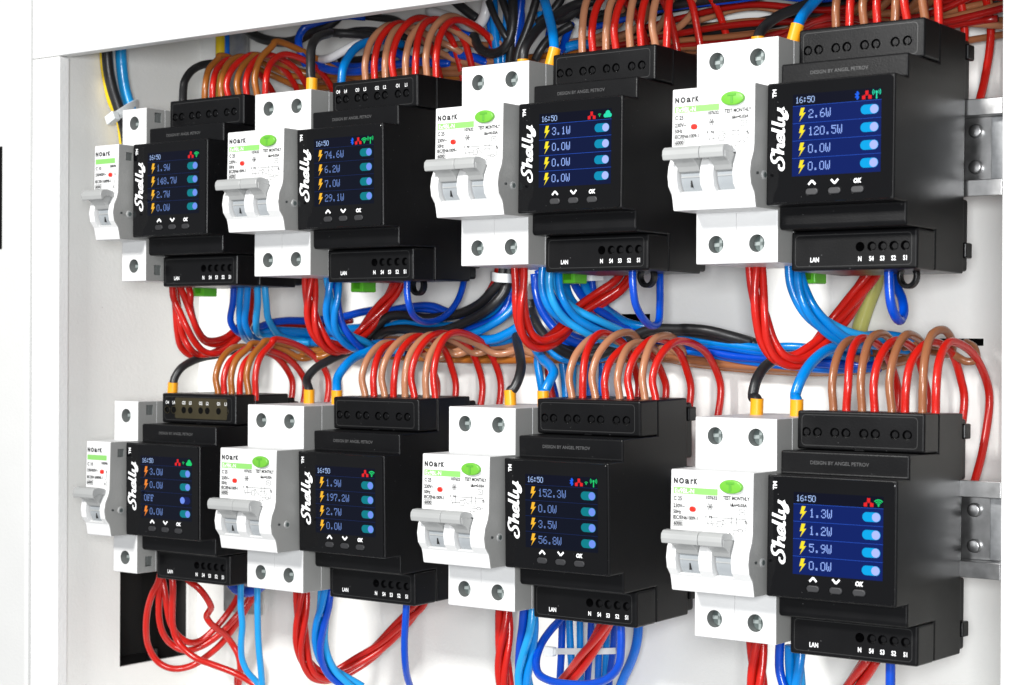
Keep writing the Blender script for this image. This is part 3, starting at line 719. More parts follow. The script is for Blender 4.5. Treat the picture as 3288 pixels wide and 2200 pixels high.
def twist(cols, r, R, P, pitch, label, group, phase=0.0, fan=1.0):
    C = catmull(P, 12); L = [0]
    for a, b in zip(C, C[1:]): L.append(L[-1] + (b - a).length)
    t = (C[1] - C[0]).normalized(); nrm = Vector((1, 0, 0)); fr_ = []
    for i, p in enumerate(C):
        t2 = (C[min(i + 1, len(C) - 1)] - C[max(i - 1, 0)]).normalized(); nrm = (t.rotation_difference(t2) @ nrm); t = t2
        nrm = (nrm - t * nrm.dot(t)).normalized(); fr_.append((nrm.copy(), t.cross(nrm)))
    k = len(cols)
    for j, c in enumerate(cols):
        Q = []
        for i, p in enumerate(C):
            a = phase + 2 * math.pi * (j / k + L[i] / pitch); wob = 1 + 0.18 * math.sin(L[i] * 0.11 + j * 2.1)
            Q.append(p + (fr_[i][0] * math.cos(a) + fr_[i][1] * math.sin(a)) * R * wob)
        b = Q[0].copy()
        o = obj('wire', tube([q - b for q in Q], r, 12, raw=True), M['w_' + c], None, b, True)
        lab = label[j] if isinstance(label, (list, tuple)) else label
        tag(o, lab, 'wire', group)

ORD = ['first', 'second', 'third', 'fourth', 'fifth', 'sixth', 'seventh', 'eighth']
def P3(*l): return [Vector(p) for p in l]
# eight arching wires on top of every meter: they rise, bend back and go down behind
LX = [6.2, 11.9, 18.6, 24.0, 31.2, 36.8, 44.0, 49.4]
RISE = [26, 31, 33, 34, 25.5, 28, 25.5, 28.5]
MT = {0: 'ochre', 1: 'tan', 2: 'tan', 3: 'brown', 4: 'ochre', 5: 'tan', 6: 'tan', 7: 'brown'}
TRX = 214.0
for m in range(8):
    x0, zc, dy = METERS[m][0], METERS[m][1], METERS[m][2]
    xs = LX if m != 4 else [24.2, 28.8, 34.2, 39.8, 46.2, 51.0]
    rr = random.Random(40 + m)
    for k, lx in enumerate(xs):
        col = ('brown', 'red')[k % 2]
        h = RISE[m] + rr.uniform(-2.2, 2.2) + (2.5 if k == len(xs) - 2 else 0)
        zt = zc + 43.7; x = x0 + lx; j = rr.uniform(-1, 1); ya = 61 + rr.uniform(-4, 3)
        if m in (0, 4): ya -= 5
        lean = rr.uniform(-2.4, 2.6); kx = rr.uniform(-1.8, 1.0); h += rr.uniform(-1.2, 1.6)
        Pp = [(x, 41, zt - 3), (x, 41, zt + 1), (x + kx, 40.5, zt + h * .34), (x + kx * .5 + lean * .3, 43.5, zt + h * .68), (x + lean, 51, zt + h * .93), (x + lean, ya, zt + h)]
        if col == 'red':
            yb = 86 + rr.uniform(-3, 4)
            if k == len(xs) - 1: yb = 91
            Pp += [(x + lean, (ya + yb) / 2 + 4, zt + h * .82), (x + lean + .5, yb - 1, zt + h * .42), (x + lean + 1, yb + 1, zt + 4), (x + lean, yb - 3, zt - 16), (x + lean - 2, yb - 11, zt - 36), (x + lean - 3, 74, zt - 56)]
        else:
            s_ = 1 if TRX > x else -1
            zz = zt + (13 + rr.uniform(-3, 4) if m < 4 else 22 + rr.uniform(-2, 2)); e = x + s_ * max(30, abs(TRX - x)) 
            Pp += [(x + lean + s_ * 2, 74, zt + h * .88), (x + s_ * 8, 84, zt + h * .70), (x + s_ * 22, 88 + j, zz + 1.5), (x + s_ * 45, 89 + j * 2, zz), ((x + e) / 2, 90 + j * 3, zz - 2 + j), (e, 90 + j * 2, zz - 1)]
        nm = 'brown' if col == 'brown' else 'red'; c_ = MT[m] if col == 'brown' else 'red'
        wire(c_, 1.68, P3(*Pp), f"{ORD[k // 2]} {nm} wire from left arching out of the {TAGS[m]} meter", 'wires arching over the meters', sides=14)
# feeds with orange ferrules on the breakers
def top_of(i, pole):
    x, dy, z, wd = BR[i]; return Vector((x + (9.1, 27.3)[pole], 41 + dy, z + 41.2))
def feed(i, pole, c, L, col, r, label, fer=True):
    b = top_of(i, pole) if i != 1 else at('e', 2112, 845, 20)
    P = [b, b + Vector((0, 0, 5))] + pts(c, L)
    wire(col, r, P, label, 'feed wires of the breakers', ferrule=fer, sides=16)
feed(0, 0, 'e', [(905, 830, 43), (915, 770, 44), (970, 680, 48), (1060, 620, 56), (1150, 600, 64), (1300, 590, 74), (1600, 580, 84)], 'black', 2.1, 'black wire bending up behind the leftmost upper meter', False)
feed(1, 1, 'e', [(2104, 720, 20), (2102, 600, 21), (2108, 460, 24), (2160, 360, 36), (2280, 315, 56), ('f', 480, 310, 62), ('f', 700, 320, 72), ('f', 900, 340, 82)], 'black', 2.2, 'black wire with orange ferrule on the breaker left of the second upper meter')
b_ = at('f', 575, 760, 42)
wire('sky', 2.1, [b_ - Vector((0, 0, 12))] + pts('f', [(575, 760, 42), (592, 640, 43), (650, 520, 48), (740, 430, 56), (850, 390, 64), (1000, 380, 74), (1150, 420, 84)]), 'thick blue wire curving right just behind the second upper meter', 'feed wires of the breakers', sides=16)
feed(2, 0, 'g', [(610, 410, 44), (690, 280, 50), (780, 190, 58), (900, 110, 66), (1040, 40, 74), (1200, 10, 80)], 'black', 2.2, 'black wire leaving the breaker left of the third upper meter')
b_ = at('g', 838, 505, 38)
wire('sky', 2.2, [b_] + pts('g', [(858, 420, 39), (850, 300, 41), (820, 160, 46), (785, 30, 50), (750, -90, 56)]), 'thick blue wire with orange ferrule beside the third upper meter', 'feed wires of the breakers', ferrule=True, sides=16)
feed(3, 0, 'h', [(550, 185, 46), (640, 115, 52), (770, 60, 60), (900, 10, 70)], 'black', 2.2, 'black wire leaving the breaker left of the rightmost upper meter')
b_ = at('h', 752, 262, 35)
wire('sky', 2.2, [b_] + pts('h', [(770, 200, 36), (800, 130, 40), (850, 60, 48), (915, -10, 54), (1000, -90, 60)]), 'thick blue wire with orange ferrule beside the rightmost upper meter', 'feed wires of the breakers', ferrule=True, sides=16)
b_ = at('a', 180, 1372, 42)
wire('black', 2.1, [b_] + pts('a', [(185, 1300, 42), (205, 1210, 43), (270, 1110, 46), (400, 1030, 54), (520, 990, 62), (660, 965, 70), (900, 900, 82)]), 'black wire with orange ferrule beside the leftmost lower meter', 'feed wires of the breakers', ferrule=True, sides=16)
feed(5, 0, 'a', [(1620, 1230, 43), (1700, 1120, 48), (1850, 1030, 56), (2000, 960, 64), (2150, 900, 72), (2300, 840, 82)], 'black', 2.1, 'black wire with ferrule on the breaker left of the second lower meter')
feed(5, 1, 'a', [(1950, 1210, 43), (2035, 1080, 48), (2150, 985, 56), (2300, 920, 64), ('b', 250, 880, 74), ('b', 420, 870, 84)], 'sky', 2.2, 'blue wire with ferrule on the breaker left of the second lower meter')
feed(6, 0, 'c', [(330, 1330, 42), (385, 1220, 44), (410, 1100, 48), (400, 980, 54), (380, 880, 62), (360, 770, 72)], 'black', 2.2, 'black wire with ferrule on the breaker left of the third lower meter')
feed(6, 1, 'c', [(655, 1370, 42), (710, 1260, 44), (758, 1165, 47), (735, 1100, 50), (650, 1020, 56), (590, 940, 64), (550, 850, 72), (520, 700, 82)], 'sky', 2.2, 'blue wire with ferrule kinked above the breaker left of the third lower meter')
feed(7, 0, 'd', [(470, 980, 42), (487, 880, 44), (535, 790, 50), (610, 730, 60), (720, 700, 74)], 'black', 2.2, 'black wire with ferrule on the breaker left of the rightmost lower meter')
feed(7, 1, 'd', [(762, 970, 42), (795, 870, 44), (860, 760, 50), (950, 675, 58), (1040, 635, 66), (1200, 610, 76)], 'sky', 2.2, 'blue wire with ferrule on the breaker left of the rightmost lower meter')

# --- upper left corner
def ptx(c, L): return [atx(c, *p) for p in L]
wire('yellow', 2.0, ptx('e', [(150, 300, -86), (150, 480, -86), (160, 640, -86), (188, 800, -86), (225, 960, -85), (300, 1120, -84), (330, 1300, -84), (350, 1500, -84)]), 'yellow cable half hidden behind the thick black one at upper left', cat='cable')
wire('black', 2.9, ptx('e', [(180, 250, -82), (186, 480, -82), (200, 660, -82), (240, 850, -82), (300, 1030, -81), (345, 1180, -79), (380, 1400, -77), (390, 1600, -76)]), 'thick black cable running down the upper left corner of the cabinet', cat='cable', sides=20)
wire('pale', 3.0, ptx('e', [(312, 250, -82), (315, 470, -82), (325, 640, -82), (352, 830, -82), (400, 1000, -81), (440, 1120, -79), (470, 1300, -77), (480, 1500, -76)]), 'thick light blue cable in the upper left corner, held by a tie', cat='cable', sides=20)
tie = empty('cable_tie', atx('e', 320, 1060, -80)); tag(tie, 'white nylon tie around the thick cables at upper left', 'cable tie', 'nylon cable ties')
def band(parent, L, w_, th):
    C = catmull(L, 8); bm = bmesh.new(); rings = []
    for i, p in enumerate(C):
        t = (C[min(i + 1, len(C) - 1)] - C[max(i - 1, 0)]).normalized(); u = Vector((0, 0, 1)); n_ = t.cross(u).normalized(); u = n_.cross(t)
        rings.append([bm.verts.new(p + u * a * w_ / 2 + n_ * b * th / 2) for a, b in ((-1, -1), (1, -1), (1, 1), (-1, 1))])
    for a, b in zip(rings, rings[1:]):
        for k in range(4): bm.faces.new((a[k], a[(k + 1) % 4], b[(k + 1) % 4], b[k]))
    bm.faces.new(rings[0]); bm.faces.new(rings[-1][::-1]); bmesh.ops.recalc_face_normals(bm, faces=bm.faces)
    return obj('strap', bm, M['tie'], parent, None, 40)
b0 = atx('e', 320, 1060, -80)
band(tie, [p - b0 for p in ptx('e', [(215, 1120, -79), (300, 1075, -77.5), (400, 1010, -77.5), (455, 980, -79), (470, 975, -82)])], 4.6, 0.9)
hb_ = box(-3.4, 3.4, -2.2, 2.2, -2.4, 2.4, r=0.5)
hd = obj('tie_head', hb_, M['tie'], tie, atx('e', 238, 1112, -78) - b0); hd.rotation_euler = (0, math.radians(-25), 0)
wire('yellow', 2.6, pts('e', [(1245, 200, 84), (1252, 330, 84), (1252, 500, 84), (1250, 700, 85), (1225, 900, 86), (1215, 1100, 86)]), 'yellow wire hanging vertically behind the brown arches at upper left', cat='cable')
wire('mid', 1.8, pts('e', [(1306, 200, 87), (1308, 330, 87), (1310, 500, 87), (1316, 700, 88), (1310, 900, 88)]), 'thin blue wire hanging behind the yellow one at upper left', cat='wire')
wire('black', 2.6, pts('e', [(1420, 190, 80), (1500, 280, 80), (1620, 355, 80), (1800, 395, 80), (1950, 385, 80), (2100, 310, 80), (2300, 215, 82), ('f', 600, 100, 86)]), 'black cable sagging just under the frame at upper left', cat='cable')
wire('blue', 2.0, pts('e', [(2060, 620, 74), (2000, 470, 70), (1990, 360, 70), (2050, 260, 72), (2200, 200, 76), ('f', 600, 150, 82), ('f', 800, 160, 88)]), 'dark blue wire looping under the frame beside a black one', cat='wire')

# --- behind the second meter of the upper row
G1 = 'loose wires behind the upper row'
wire('white', 2.2, pts('f', [(330, 560, 84), (400, 560, 80), (480, 540, 78), (620, 465, 80), (750, 400, 84), (900, 350, 88), (1100, 330, 92)]), 'white cable rising behind the second upper meter', cat='cable')
wire('white', 2.6, pts('f', [(1960, -60, 78), (1940, 60, 78), (1920, 150, 78), (1870, 235, 80), (1780, 250, 84), (1640, 180, 90), (1400, 100, 94)]), 'white cable hooking downward near the top edge, right of the frame lip', cat='cable')
for i, (L, c, r) in enumerate([([(330, 600, 80), (450, 655, 80), (700, 675, 80), (950, 630, 82), (1150, 600, 84), (1400, 575, 86)], 'blue', 2.1), ([(300, 560, 88), (500, 610, 88), (760, 620, 88), (1000, 560, 88)], 'blue', 1.7),
                               ([(1000, 470, 82), (1100, 500, 82), (1220, 560, 82), (1400, 590, 84), (1600, 600, 88)], 'blue', 2.1), ([(1600, 520, 88), (1700, 520, 86), (1830, 545, 86), (1950, 600, 88)], 'blue', 2.2), ([(1580, 240, 90), (1680, 310, 88), (1800, 340, 90)], 'blue', 2.0)]):
    wire(c, r, pts('f', L), ['blue wire running sideways just above the second upper meter, nearest of several', 'blue wire crossing behind the nearest blue one above the second upper meter', 'blue wire descending to the right between the arches of the second upper meter',
                             'short stretch of blue wire right of the arches of the second upper meter', 'small blue wire stretch inside the last arch of the second upper meter'][i], G1)
for i, L in enumerate([[('e', 1900, 560), (380, 640), (700, 690), (1100, 690), (1500, 650), (2000, 620)], [('e', 1850, 620), (340, 700), (700, 720), (1200, 650), (1600, 540), (2000, 560)], [(360, 760), (700, 740), (1200, 610), (1500, 440), (1900, 420), (2200, 470)],
                       [(300, 800), (800, 790), (1300, 720), (1700, 660), (2200, 640)], [(1250, 660), (1600, 690), (1900, 680), (2200, 700)], [(1500, 620), (1700, 600), (1900, 520), (2200, 380)]]):
    d = 88 + (i % 4) * 2.4
    wire('brown', 1.55, pts('f', [((p[0], p[1], p[2], d) if isinstance(p[0], str) else (p[0], p[1], d)) for p in L]), 'brown wire running sideways in the bundle behind the second upper meter', 'brown bundle behind the upper row')
for i, (L, c, r) in enumerate([([(560, 330, 88), (700, 290, 88), (900, 290, 88), (1100, 330, 90), (1400, 420, 92)], 'black', 1.8), ([(780, 150, 90), (950, 170, 90), (1100, 200, 90), (1250, 320, 92), (1500, 420, 93)], 'black', 2.0), ([(560, 560, 92), (760, 560, 92), (1000, 500, 92), (1300, 380, 92)], 'black', 1.9),
                               ([(1560, -60, 84), (1650, 20, 84), (1760, 110, 86), (1850, 180, 88)], 'black', 2.3), ([(1960, 10, 74), (2020, 160, 74), (2100, 310, 75), (2130, 360, 76)], 'black', 1.7),
                               ([(1820, 330, 84), (1880, 460, 80), (1990, 505, 79), (2110, 450, 77), (2175, 300, 77), (2190, 100, 78), (2185, -80, 80)], 'black', 2.3), ([(2070, -60, 78), (2110, 60, 78), (2160, 220, 79), (2170, 420, 80), (2150, 620, 82)], 'black', 1.9)]):
    wire(c, r, pts('f', L), ['black cable running sideways above the blue feed of the second upper meter', 'black cable passing behind the tops of the arches of the second upper meter', 'black cable crossing low behind the white one at the second upper meter', 'short black cable hanging in the opening beside the white hook',
                             'thin black cable slanting down beside the bright blue one at top centre', 'thick black cable looping in a U at top centre', 'black cable going straight down right of the U loop at top centre'][i], G1, cat='cable')
for i, (L, c, r) in enumerate([([(2000, -60, 84), (2010, 150, 83), (2020, 320, 83), (2045, 520, 84), (2060, 700, 85)], 'sky', 2.2), ([(2110, -60, 84), (2120, 60, 84), (2128, 180, 84), (2100, 420, 86), (2090, 700, 87)], 'sky', 1.7),
                               ([(2270, -60, 84), (2250, 120, 84), (2215, 350, 84), (2190, 600, 85)], 'blue', 2.3), ([(2190, 300, 86), (2190, 420, 86), (2180, 520, 86), (2150, 700, 88)], 'sky', 1.7), ([(1950, -60, 88), (1960, 100, 88), (1985, 300, 88), (2010, 600, 89)], 'mid', 1.9)]):
    wire(c, r, pts('f', L), ['bright blue cable hanging inside the black U loop at top centre', 'blue cable right of the bright one inside the black loop', 'dark blue cable hanging right of the black loop at top centre', 'thin light blue wire right below the black loop', 'blue cable left of the bright one at top centre'][i], G1, cat='cable')
# --- behind the third and fourth meters of the upper row
G2 = 'cables crowded above the upper right meters'
for i, (L, c, r) in enumerate([([(540, 520, 72), (560, 420, 72), (610, 300, 73), (660, 160, 74), (720, -40, 76)], 'black', 2.0), ([(700, 500, 74), (740, 420, 74), (800, 340, 76), (900, 270, 80), (1010, 205, 84)], 'black', 2.0), ([(720, 190, 78), (790, 140, 78), (870, 60, 80), (930, -30, 82)], 'black', 2.0),
                               ([(880, 170, 84), (960, 140, 84), (1080, 60, 84), (1200, -20, 84)], 'black', 2.5), ([(880, 100, 88), (1000, 90, 88), (1140, 130, 88), (1300, 140, 90)], 'black', 2.7)]):
    wire(c, r, pts('g', L), ['black cable rising left of the blue feed beside the third upper meter', 'black cable curving away right of the blue feed, low beside the third upper meter', 'black cable crossing the blue feed near the top edge', 'thick black cable slanting to the top edge above the third upper meter', 'thick black cable lying behind the slanted one above the third upper meter'][i], G2, cat='cable')
for i, (L, c, r) in enumerate([([(740, 100, 84), (745, 150, 84), (690, 250, 84), (640, 330, 85)], 'sky', 1.7), ([(560, -40, 86), (575, 120, 86), (560, 300, 86), (540, 450, 87)], 'blue', 2.3), ([(940, 410, 84), (1000, 385, 84), (1100, 370, 86), (1200, 380, 88)], 'sky', 2.3), ([(900, 430, 80), (930, 400, 82), (960, 300, 86), (1000, 200, 90)], 'blue', 1.9), ([(840, 60, 88), (830, 200, 88), (800, 400, 88)], 'blue', 1.9)]):
    wire(c, r, pts('g', L), ['light blue wire between two black cables above the breaker of the third upper meter', 'dark blue cable hanging above the breaker of the third upper meter', 'light blue cable lying low behind the arches of the third upper meter', 'dark blue cable behind the left arches of the third upper meter', 'blue cable hidden behind the blue feed of the third upper meter'][i], G2, cat='cable')
rr = random.Random(5)
for i in range(40):
    z = 50 + i * 1.45 + rr.uniform(-2, 2); c = rr.choice(['brown', 'tan', 'brown', 'shaded_red']) if z < 62 else rr.choice(['shaded_red', 'black', 'black', 'blue', 'brown', 'black'])
    y = 85 + rr.uniform(-5, 12); a = rr.uniform(-9, 9); x1 = 408 + rr.uniform(-30, 12); xa = 196 + rr.uniform(-12, 14); y = min(y, 97)
    wire(c, 1.5 if c != 'black' else 1.9, P3((xa, y, z - 3), (235, y + 1, z + a * .6), (270, y - 1, z + a), (310, y + 2, z - a * .5), (350, y, z + rr.uniform(-6, 6)), (x1, y, z + rr.uniform(-8, 4))),
         f"{dict(brown='brown', tan='pale brown', shaded_red='shaded red', red='bright red', black='black', blue='blue')[c]} wire running sideways in the crowded bundle behind the upper right meters", 'sideways bundle behind the upper right meters', sides=10)

# --- below the upper row, left
G3 = 'wires below the upper left meter'
redlab = ['first', 'second', 'third', 'fourth', 'fifth']
for i, L in enumerate([[(185, 200, 42), (200, 330, 42), (215, 500, 43), (230, 700, 45), (270, 880, 50), (370, 970, 56), (500, 985, 62), (640, 930, 68), (800, 850, 74), (900, 760, 78), (1010, 560, 82), (1040, 350, 84), (1040, 180, 84)],
                       [(205, 200, 46), (235, 420, 45), (262, 620, 44), (300, 780, 47), (370, 900, 50), (450, 960, 56), (600, 955, 62), (760, 880, 70), (880, 780, 76), (990, 640, 80), (1020, 500, 82), (1020, 200, 84)],
                       [(175, 200, 38), (190, 350, 38), (265, 520, 39), (335, 680, 41), (420, 830, 46), (520, 930, 52), (640, 955, 58), (760, 900, 66), (870, 800, 74), (960, 700, 80), (1010, 500, 84)],
                       [(250, 200, 40), (320, 380, 41), (390, 560, 43), (450, 700, 47), (530, 800, 54), (640, 812, 62), (760, 770, 70), (870, 680, 76), (960, 580, 80), (1000, 300, 84)],
                       [(345, 200, 42), (372, 330, 42), (368, 420, 43), (395, 560, 46), (450, 720, 52), (540, 830, 60), (680, 850, 68), (830, 770, 76), (900, 700, 80), (980, 400, 84)]]):
    wire('red', 1.75, pts('a', L), f"{redlab[i]} of five red wires sagging below the leftmost upper meter, outermost first", G3)
for i, (L, c) in enumerate([([(840, 180, 55), (828, 400, 56), (800, 600, 58), (845, 690, 62), (930, 750, 70), (1100, 790, 80)], 'blue'), ([(918, 180, 52), (898, 420, 53), (902, 620, 56), (930, 740, 62), (990, 810, 72), (1150, 830, 82)], 'sky'),
                            ([(992, 160, 50), (972, 420, 52), (955, 620, 55), (1000, 740, 60), (1070, 800, 72), (1250, 815, 82)], 'sky'), ([(1085, 180, 50), (1092, 400, 52), (1075, 600, 56), (1085, 720, 62), (1150, 765, 72), (1300, 790, 80), (1600, 820, 86)], 'pale'),
                            ([(1165, 180, 52), (1185, 420, 54), (1200, 560, 58), (1260, 680, 66), (1340, 770, 74), (1500, 820, 82), (1650, 840, 86)], 'pale')]):
    wire(c, 1.75, pts('a', L), f"{'dark' if i == 0 else 'light'} blue wire, {redlab[i]} from left of five below the leftmost upper meter", G3)
for i, (L, c, r) in enumerate([([(1050, 690, 84), (1150, 655, 84), (1250, 620, 85), (1400, 600, 86), (1600, 600, 87), (2000, 560, 88), (2200, 510, 88), (2450, 470, 88)], 'blue', 2.0), ([(1100, 740, 86), (1300, 715, 87), (1450, 720, 88), (1650, 730, 88), (2000, 700, 89), (2300, 680, 89)], 'sky', 2.6),
                               ([(1100, 690, 92), (1250, 650, 92), (1450, 640, 92), (1700, 650, 92), (2100, 600, 92)], 'shaded_red', 1.5), ([(1350, 780, 86), (1500, 800, 88), (1650, 830, 88), (1900, 820, 88), (2200, 800, 88)], 'sky', 2.4)]):
    wire(c, r, pts('a', L), ['dark blue wire running sideways right of the sagging red wires, topmost', 'light blue wire running sideways under the dark blue one, left middle', 'thin red wire running sideways between blue ones, left middle', 'lowest light blue wire running sideways above the brown bundle, left middle'][i], G3)
for i in range(6):
    o_ = (i % 3) * 9 - 2; d = 90 + i * 1.1
    wire(('brown', 'brown', 'tan')[i % 3], 1.5, pts('a', [(1150, 815 + o_, d), (1350, 835 + o_, d), (1600, 895 + o_ * .6, d), (1850, 935 + o_ * .5, d), (2050, 925 + o_, d), (2300, 880 + o_, d), ('b', 300, 800 + o_, d), ('b', 700, 830 + o_, d), ('b', 1300, 870 + o_, d), ('b', 1650, 830 + o_, d)]),
         'brown wire running sideways in the bundle above the lower left meters', 'brown bundle above the lower left meters')
# twisted strands leaving the breakers and meters
twist(['red'] * 4, 1.6, 2.3, pts('a', [(1655, 110, 42), (1655, 330, 42), (1670, 540, 43), (1730, 730, 46), (1830, 860, 52), (1960, 905, 60), (2090, 860, 68), (2210, 740, 76), (2330, 590, 80), (2450, 430, 83), (2560, 280, 84), (2610, 150, 84)]), 88,
      'red strand twisted with three others below the breaker of the second upper meter', 'twisted red strands below the breaker of the second upper meter', 0.4)
twist(['sky', 'pale', 'blue', 'sky'], 1.75, 2.9, pts('a', [(1900, 130, 42), (1905, 330, 42), (1900, 510, 43), (1940, 670, 46), (2040, 790, 52), (2180, 870, 62), ('b', 120, 905, 72), ('b', 300, 900, 80), ('b', 500, 900, 86)]), 110,
      ['light blue strand, one of three twisted with a dark one beside the second upper meter'] * 2 + ['dark blue strand twisted among light blue ones below the second upper meter'] + ['light blue strand, one of three twisted with a dark one beside the second upper meter'], 'twisted blue strands below the second upper meter', 1.2)
twist(['red'] * 3, 1.75, 2.4, pts('c', [(405, 0, 42), (410, 230, 42), (400, 430, 42), (415, 620, 44), (475, 780, 48), (590, 850, 54), (720, 820, 60), (860, 720, 68), (960, 600, 74), (1070, 470, 77), (1250, 330, 80), (1450, 180, 84), (1530, 60, 84)]), 190,
      'red strand twisted with two others below the breaker of the third upper meter', 'twisted red strands below the breaker of the third upper meter', 0.2)
wire('red', 1.7, pts('c', [(1080, 560, 82), (1180, 500, 82), (1320, 400, 83), (1460, 300, 84), (1570, 180, 85), (1620, 60, 86)]), 'red wire rising separately to the underside of the third upper meter', 'twisted red strands below the breaker of the third upper meter')
twist(['sky', 'blue', 'pale', 'sky', 'pale'], 1.75, 3.6, pts('c', [(725, 0, 42), (735, 230, 42), (800, 410, 44), (930, 550, 50), (1090, 640, 56), (1260, 700, 64), (1400, 740, 72), (1560, 790, 80), (1750, 810, 86)]), 230,
      ['light blue strand in the thick twist below the third upper meter', 'dark blue strand in the thick twist below the third upper meter'] + ['light blue strand in the thick twist below the third upper meter'] * 3, 'twisted blue strands below the third upper meter', 2.2)
twist(['red'] * 4, 1.7, 2.35, pts('d', [(487, 40, 42), (497, 230, 42), (527, 440, 43), (572, 610, 46), (650, 710, 50), (760, 735, 56), (860, 680, 62), (950, 590, 68), (1080, 430, 74), (1180, 280, 80), (1285, 120, 84), (1310, 20, 84)]), 120,
      'red strand twisted with three others below the breaker of the rightmost upper meter', 'twisted red strands below the breaker of the rightmost upper meter', 0.8)
twist(['sky', 'sky', 'pale', 'sky'], 1.8, 2.4, pts('d', [(750, 30, 42), (772, 210, 42), (845, 370, 44), (955, 480, 50), (1080, 560, 58), (1220, 590, 68), (1400, 590, 80), (1600, 620, 88)]), 130,
      'light blue strand twisted with three others below the rightmost upper meter', 'twisted blue strands below the rightmost upper meter', 0.3)
# long blue loops under the upper meters
wire('blue', 1.6, pts('b', [(525, 120, 32), (525, 300, 32), (545, 430, 33), (590, 540, 38), (670, 600, 46), (780, 612, 56), (900, 570, 66), (1010, 470, 74), (1090, 330, 80), (1140, 130, 84), (1140, 20, 85)]), 'dark blue wire in a wide loop under the second upper meter', 'blue loops below the meters')
wire('blue', 1.65, pts('c', [(1602, 0, 32), (1610, 230, 32), (1640, 430, 34), (1720, 580, 40), (1810, 655, 48), (1880, 620, 54), (1898, 450, 58), (1898, 140, 60), (1898, 20, 61)]), 'dark blue wire in a U loop under the third upper meter', 'blue loops below the meters')
wire('blue', 1.9, pts('d', [(1408, 60, 32), (1412, 230, 32), (1427, 350, 33), (1460, 430, 37), (1490, 448, 42), (1512, 390, 46), (1500, 300, 49), (1470, 230, 51), (1440, 120, 53), (1430, 30, 54)]), 'dark blue wire in a narrow loop under the rightmost upper meter', 'blue loops below the meters')
# middle tangle
G4 = 'tangle between the rows'
mid_b = [([(340, 490, 88), (560, 450, 88), (780, 440, 88), (950, 500, 87), (1150, 560, 86)], 'blue', 1.84), ([(330, 510, 90), (560, 480, 90), (800, 490, 90), (1050, 540, 89), (1300, 560, 88)], 'blue', 1.60), ([(300, 670, 88), (450, 625, 88), (750, 640, 88), (1000, 650, 87), (1200, 620, 86), (1400, 530, 85), (1580, 380, 85), (1700, 150, 85)], 'sky', 1.76),
         ([(800, 780, 84), (1050, 780, 80), (1250, 730, 79), (1400, 660, 79), (1560, 560, 81), (1680, 420, 84), (1740, 200, 86)], 'sky', 1.92), ([(900, 740, 84), (1150, 700, 83), (1350, 640, 82), (1500, 560, 82), (1600, 420, 84), (1650, 200, 86)], 'blue', 2.08),
         ([(1250, 800, 82), (1450, 800, 80), (1600, 740, 80), (1720, 660, 81), (1800, 500, 84)], 'sky', 2.40), ([(1200, 850, 86), (1350, 840, 86), (1520, 830, 86), (1700, 780, 87)], 'sky', 1.92), ([(0, 880, 88), (150, 860, 88), (420, 860, 88), (700, 800, 88), (900, 760, 88)], 'blue', 1.92), ([(-100, 930, 90), (150, 920, 90), (400, 940, 90), (600, 980, 90)], 'blue', 1.92),
         ([(1300, 600, 87), (1450, 520, 87), (1570, 400, 87), (1650, 250, 88), (1680, 80, 88)], 'blue', 2.24)]
for i, (L, c, r) in enumerate(mid_b): wire(c, r, pts('b', L), f"{'dark' if c == 'blue' else 'light'} blue cable curving sideways between the second upper and second lower meters", G4, cat='cable')
wire('black', 2.4, pts('b', [(-60, 900, 78), (60, 790, 80), (200, 650, 82), (320, 560, 84), (480, 540, 86), (700, 575, 87), (900, 560, 86), (1100, 520, 84), (1300, 420, 81), (1430, 290, 80), (1530, 170, 80), (1560, 20, 80)]), 'upper black cable sweeping up to the tie below the breaker of the third upper meter', G4, cat='cable')
wire('black', 2.4, pts('b', [(180, 780, 84), (300, 715, 84), (500, 690, 84), (700, 720, 83), (900, 710, 81), (1100, 640, 79), (1300, 540, 78), (1450, 430, 78), (1560, 300, 80), (1610, 150, 82), (1620, 20, 82)]), 'lower black cable sweeping up beside the upper one', G4, cat='cable')
wire('black', 2.2, pts('b', [(-200, 980, 82), (-50, 880, 84), (100, 780, 86), (240, 640, 88), (330, 560, 90)]), 'short black cable rising behind the red wires of the second upper meter', G4, cat='cable')
wire('red', 1.9, pts('b', [(1180, 560, 92), (1300, 440, 90), (1400, 300, 88), (1470, 170, 86), (1510, 20, 85)]), 'red wire passing through the grey tie left of the breaker of the third upper meter', G4)
ti = empty('cable_tie', at('b', 1535, 135, 78)); tag(ti, 'grey nylon tie around black and red cables below the breaker of the third upper meter', 'cable tie', 'nylon cable ties')
b0 = at('b', 1535, 135, 78); band(ti, [p - b0 for p in pts('b', [(1425, 120, 90), (1440, 125, 80), (1500, 140, 76), (1590, 145, 76), (1660, 150, 80)])], 4.2, 0.8)
ti = empty('cable_tie', at('c', 1080, 120, 78)); tag(ti, 'grey nylon tie around blue cables under the third upper meter', 'cable tie', 'nylon cable ties')
b0 = at('c', 1080, 120, 78); band(ti, [p - b0 for p in pts('c', [(850, 130, 90), (870, 125, 78), (1000, 125, 75), (1150, 125, 75), (1290, 120, 80)])], 4.2, 0.8)
G5 = 'blue and black cables under the upper middle meter'
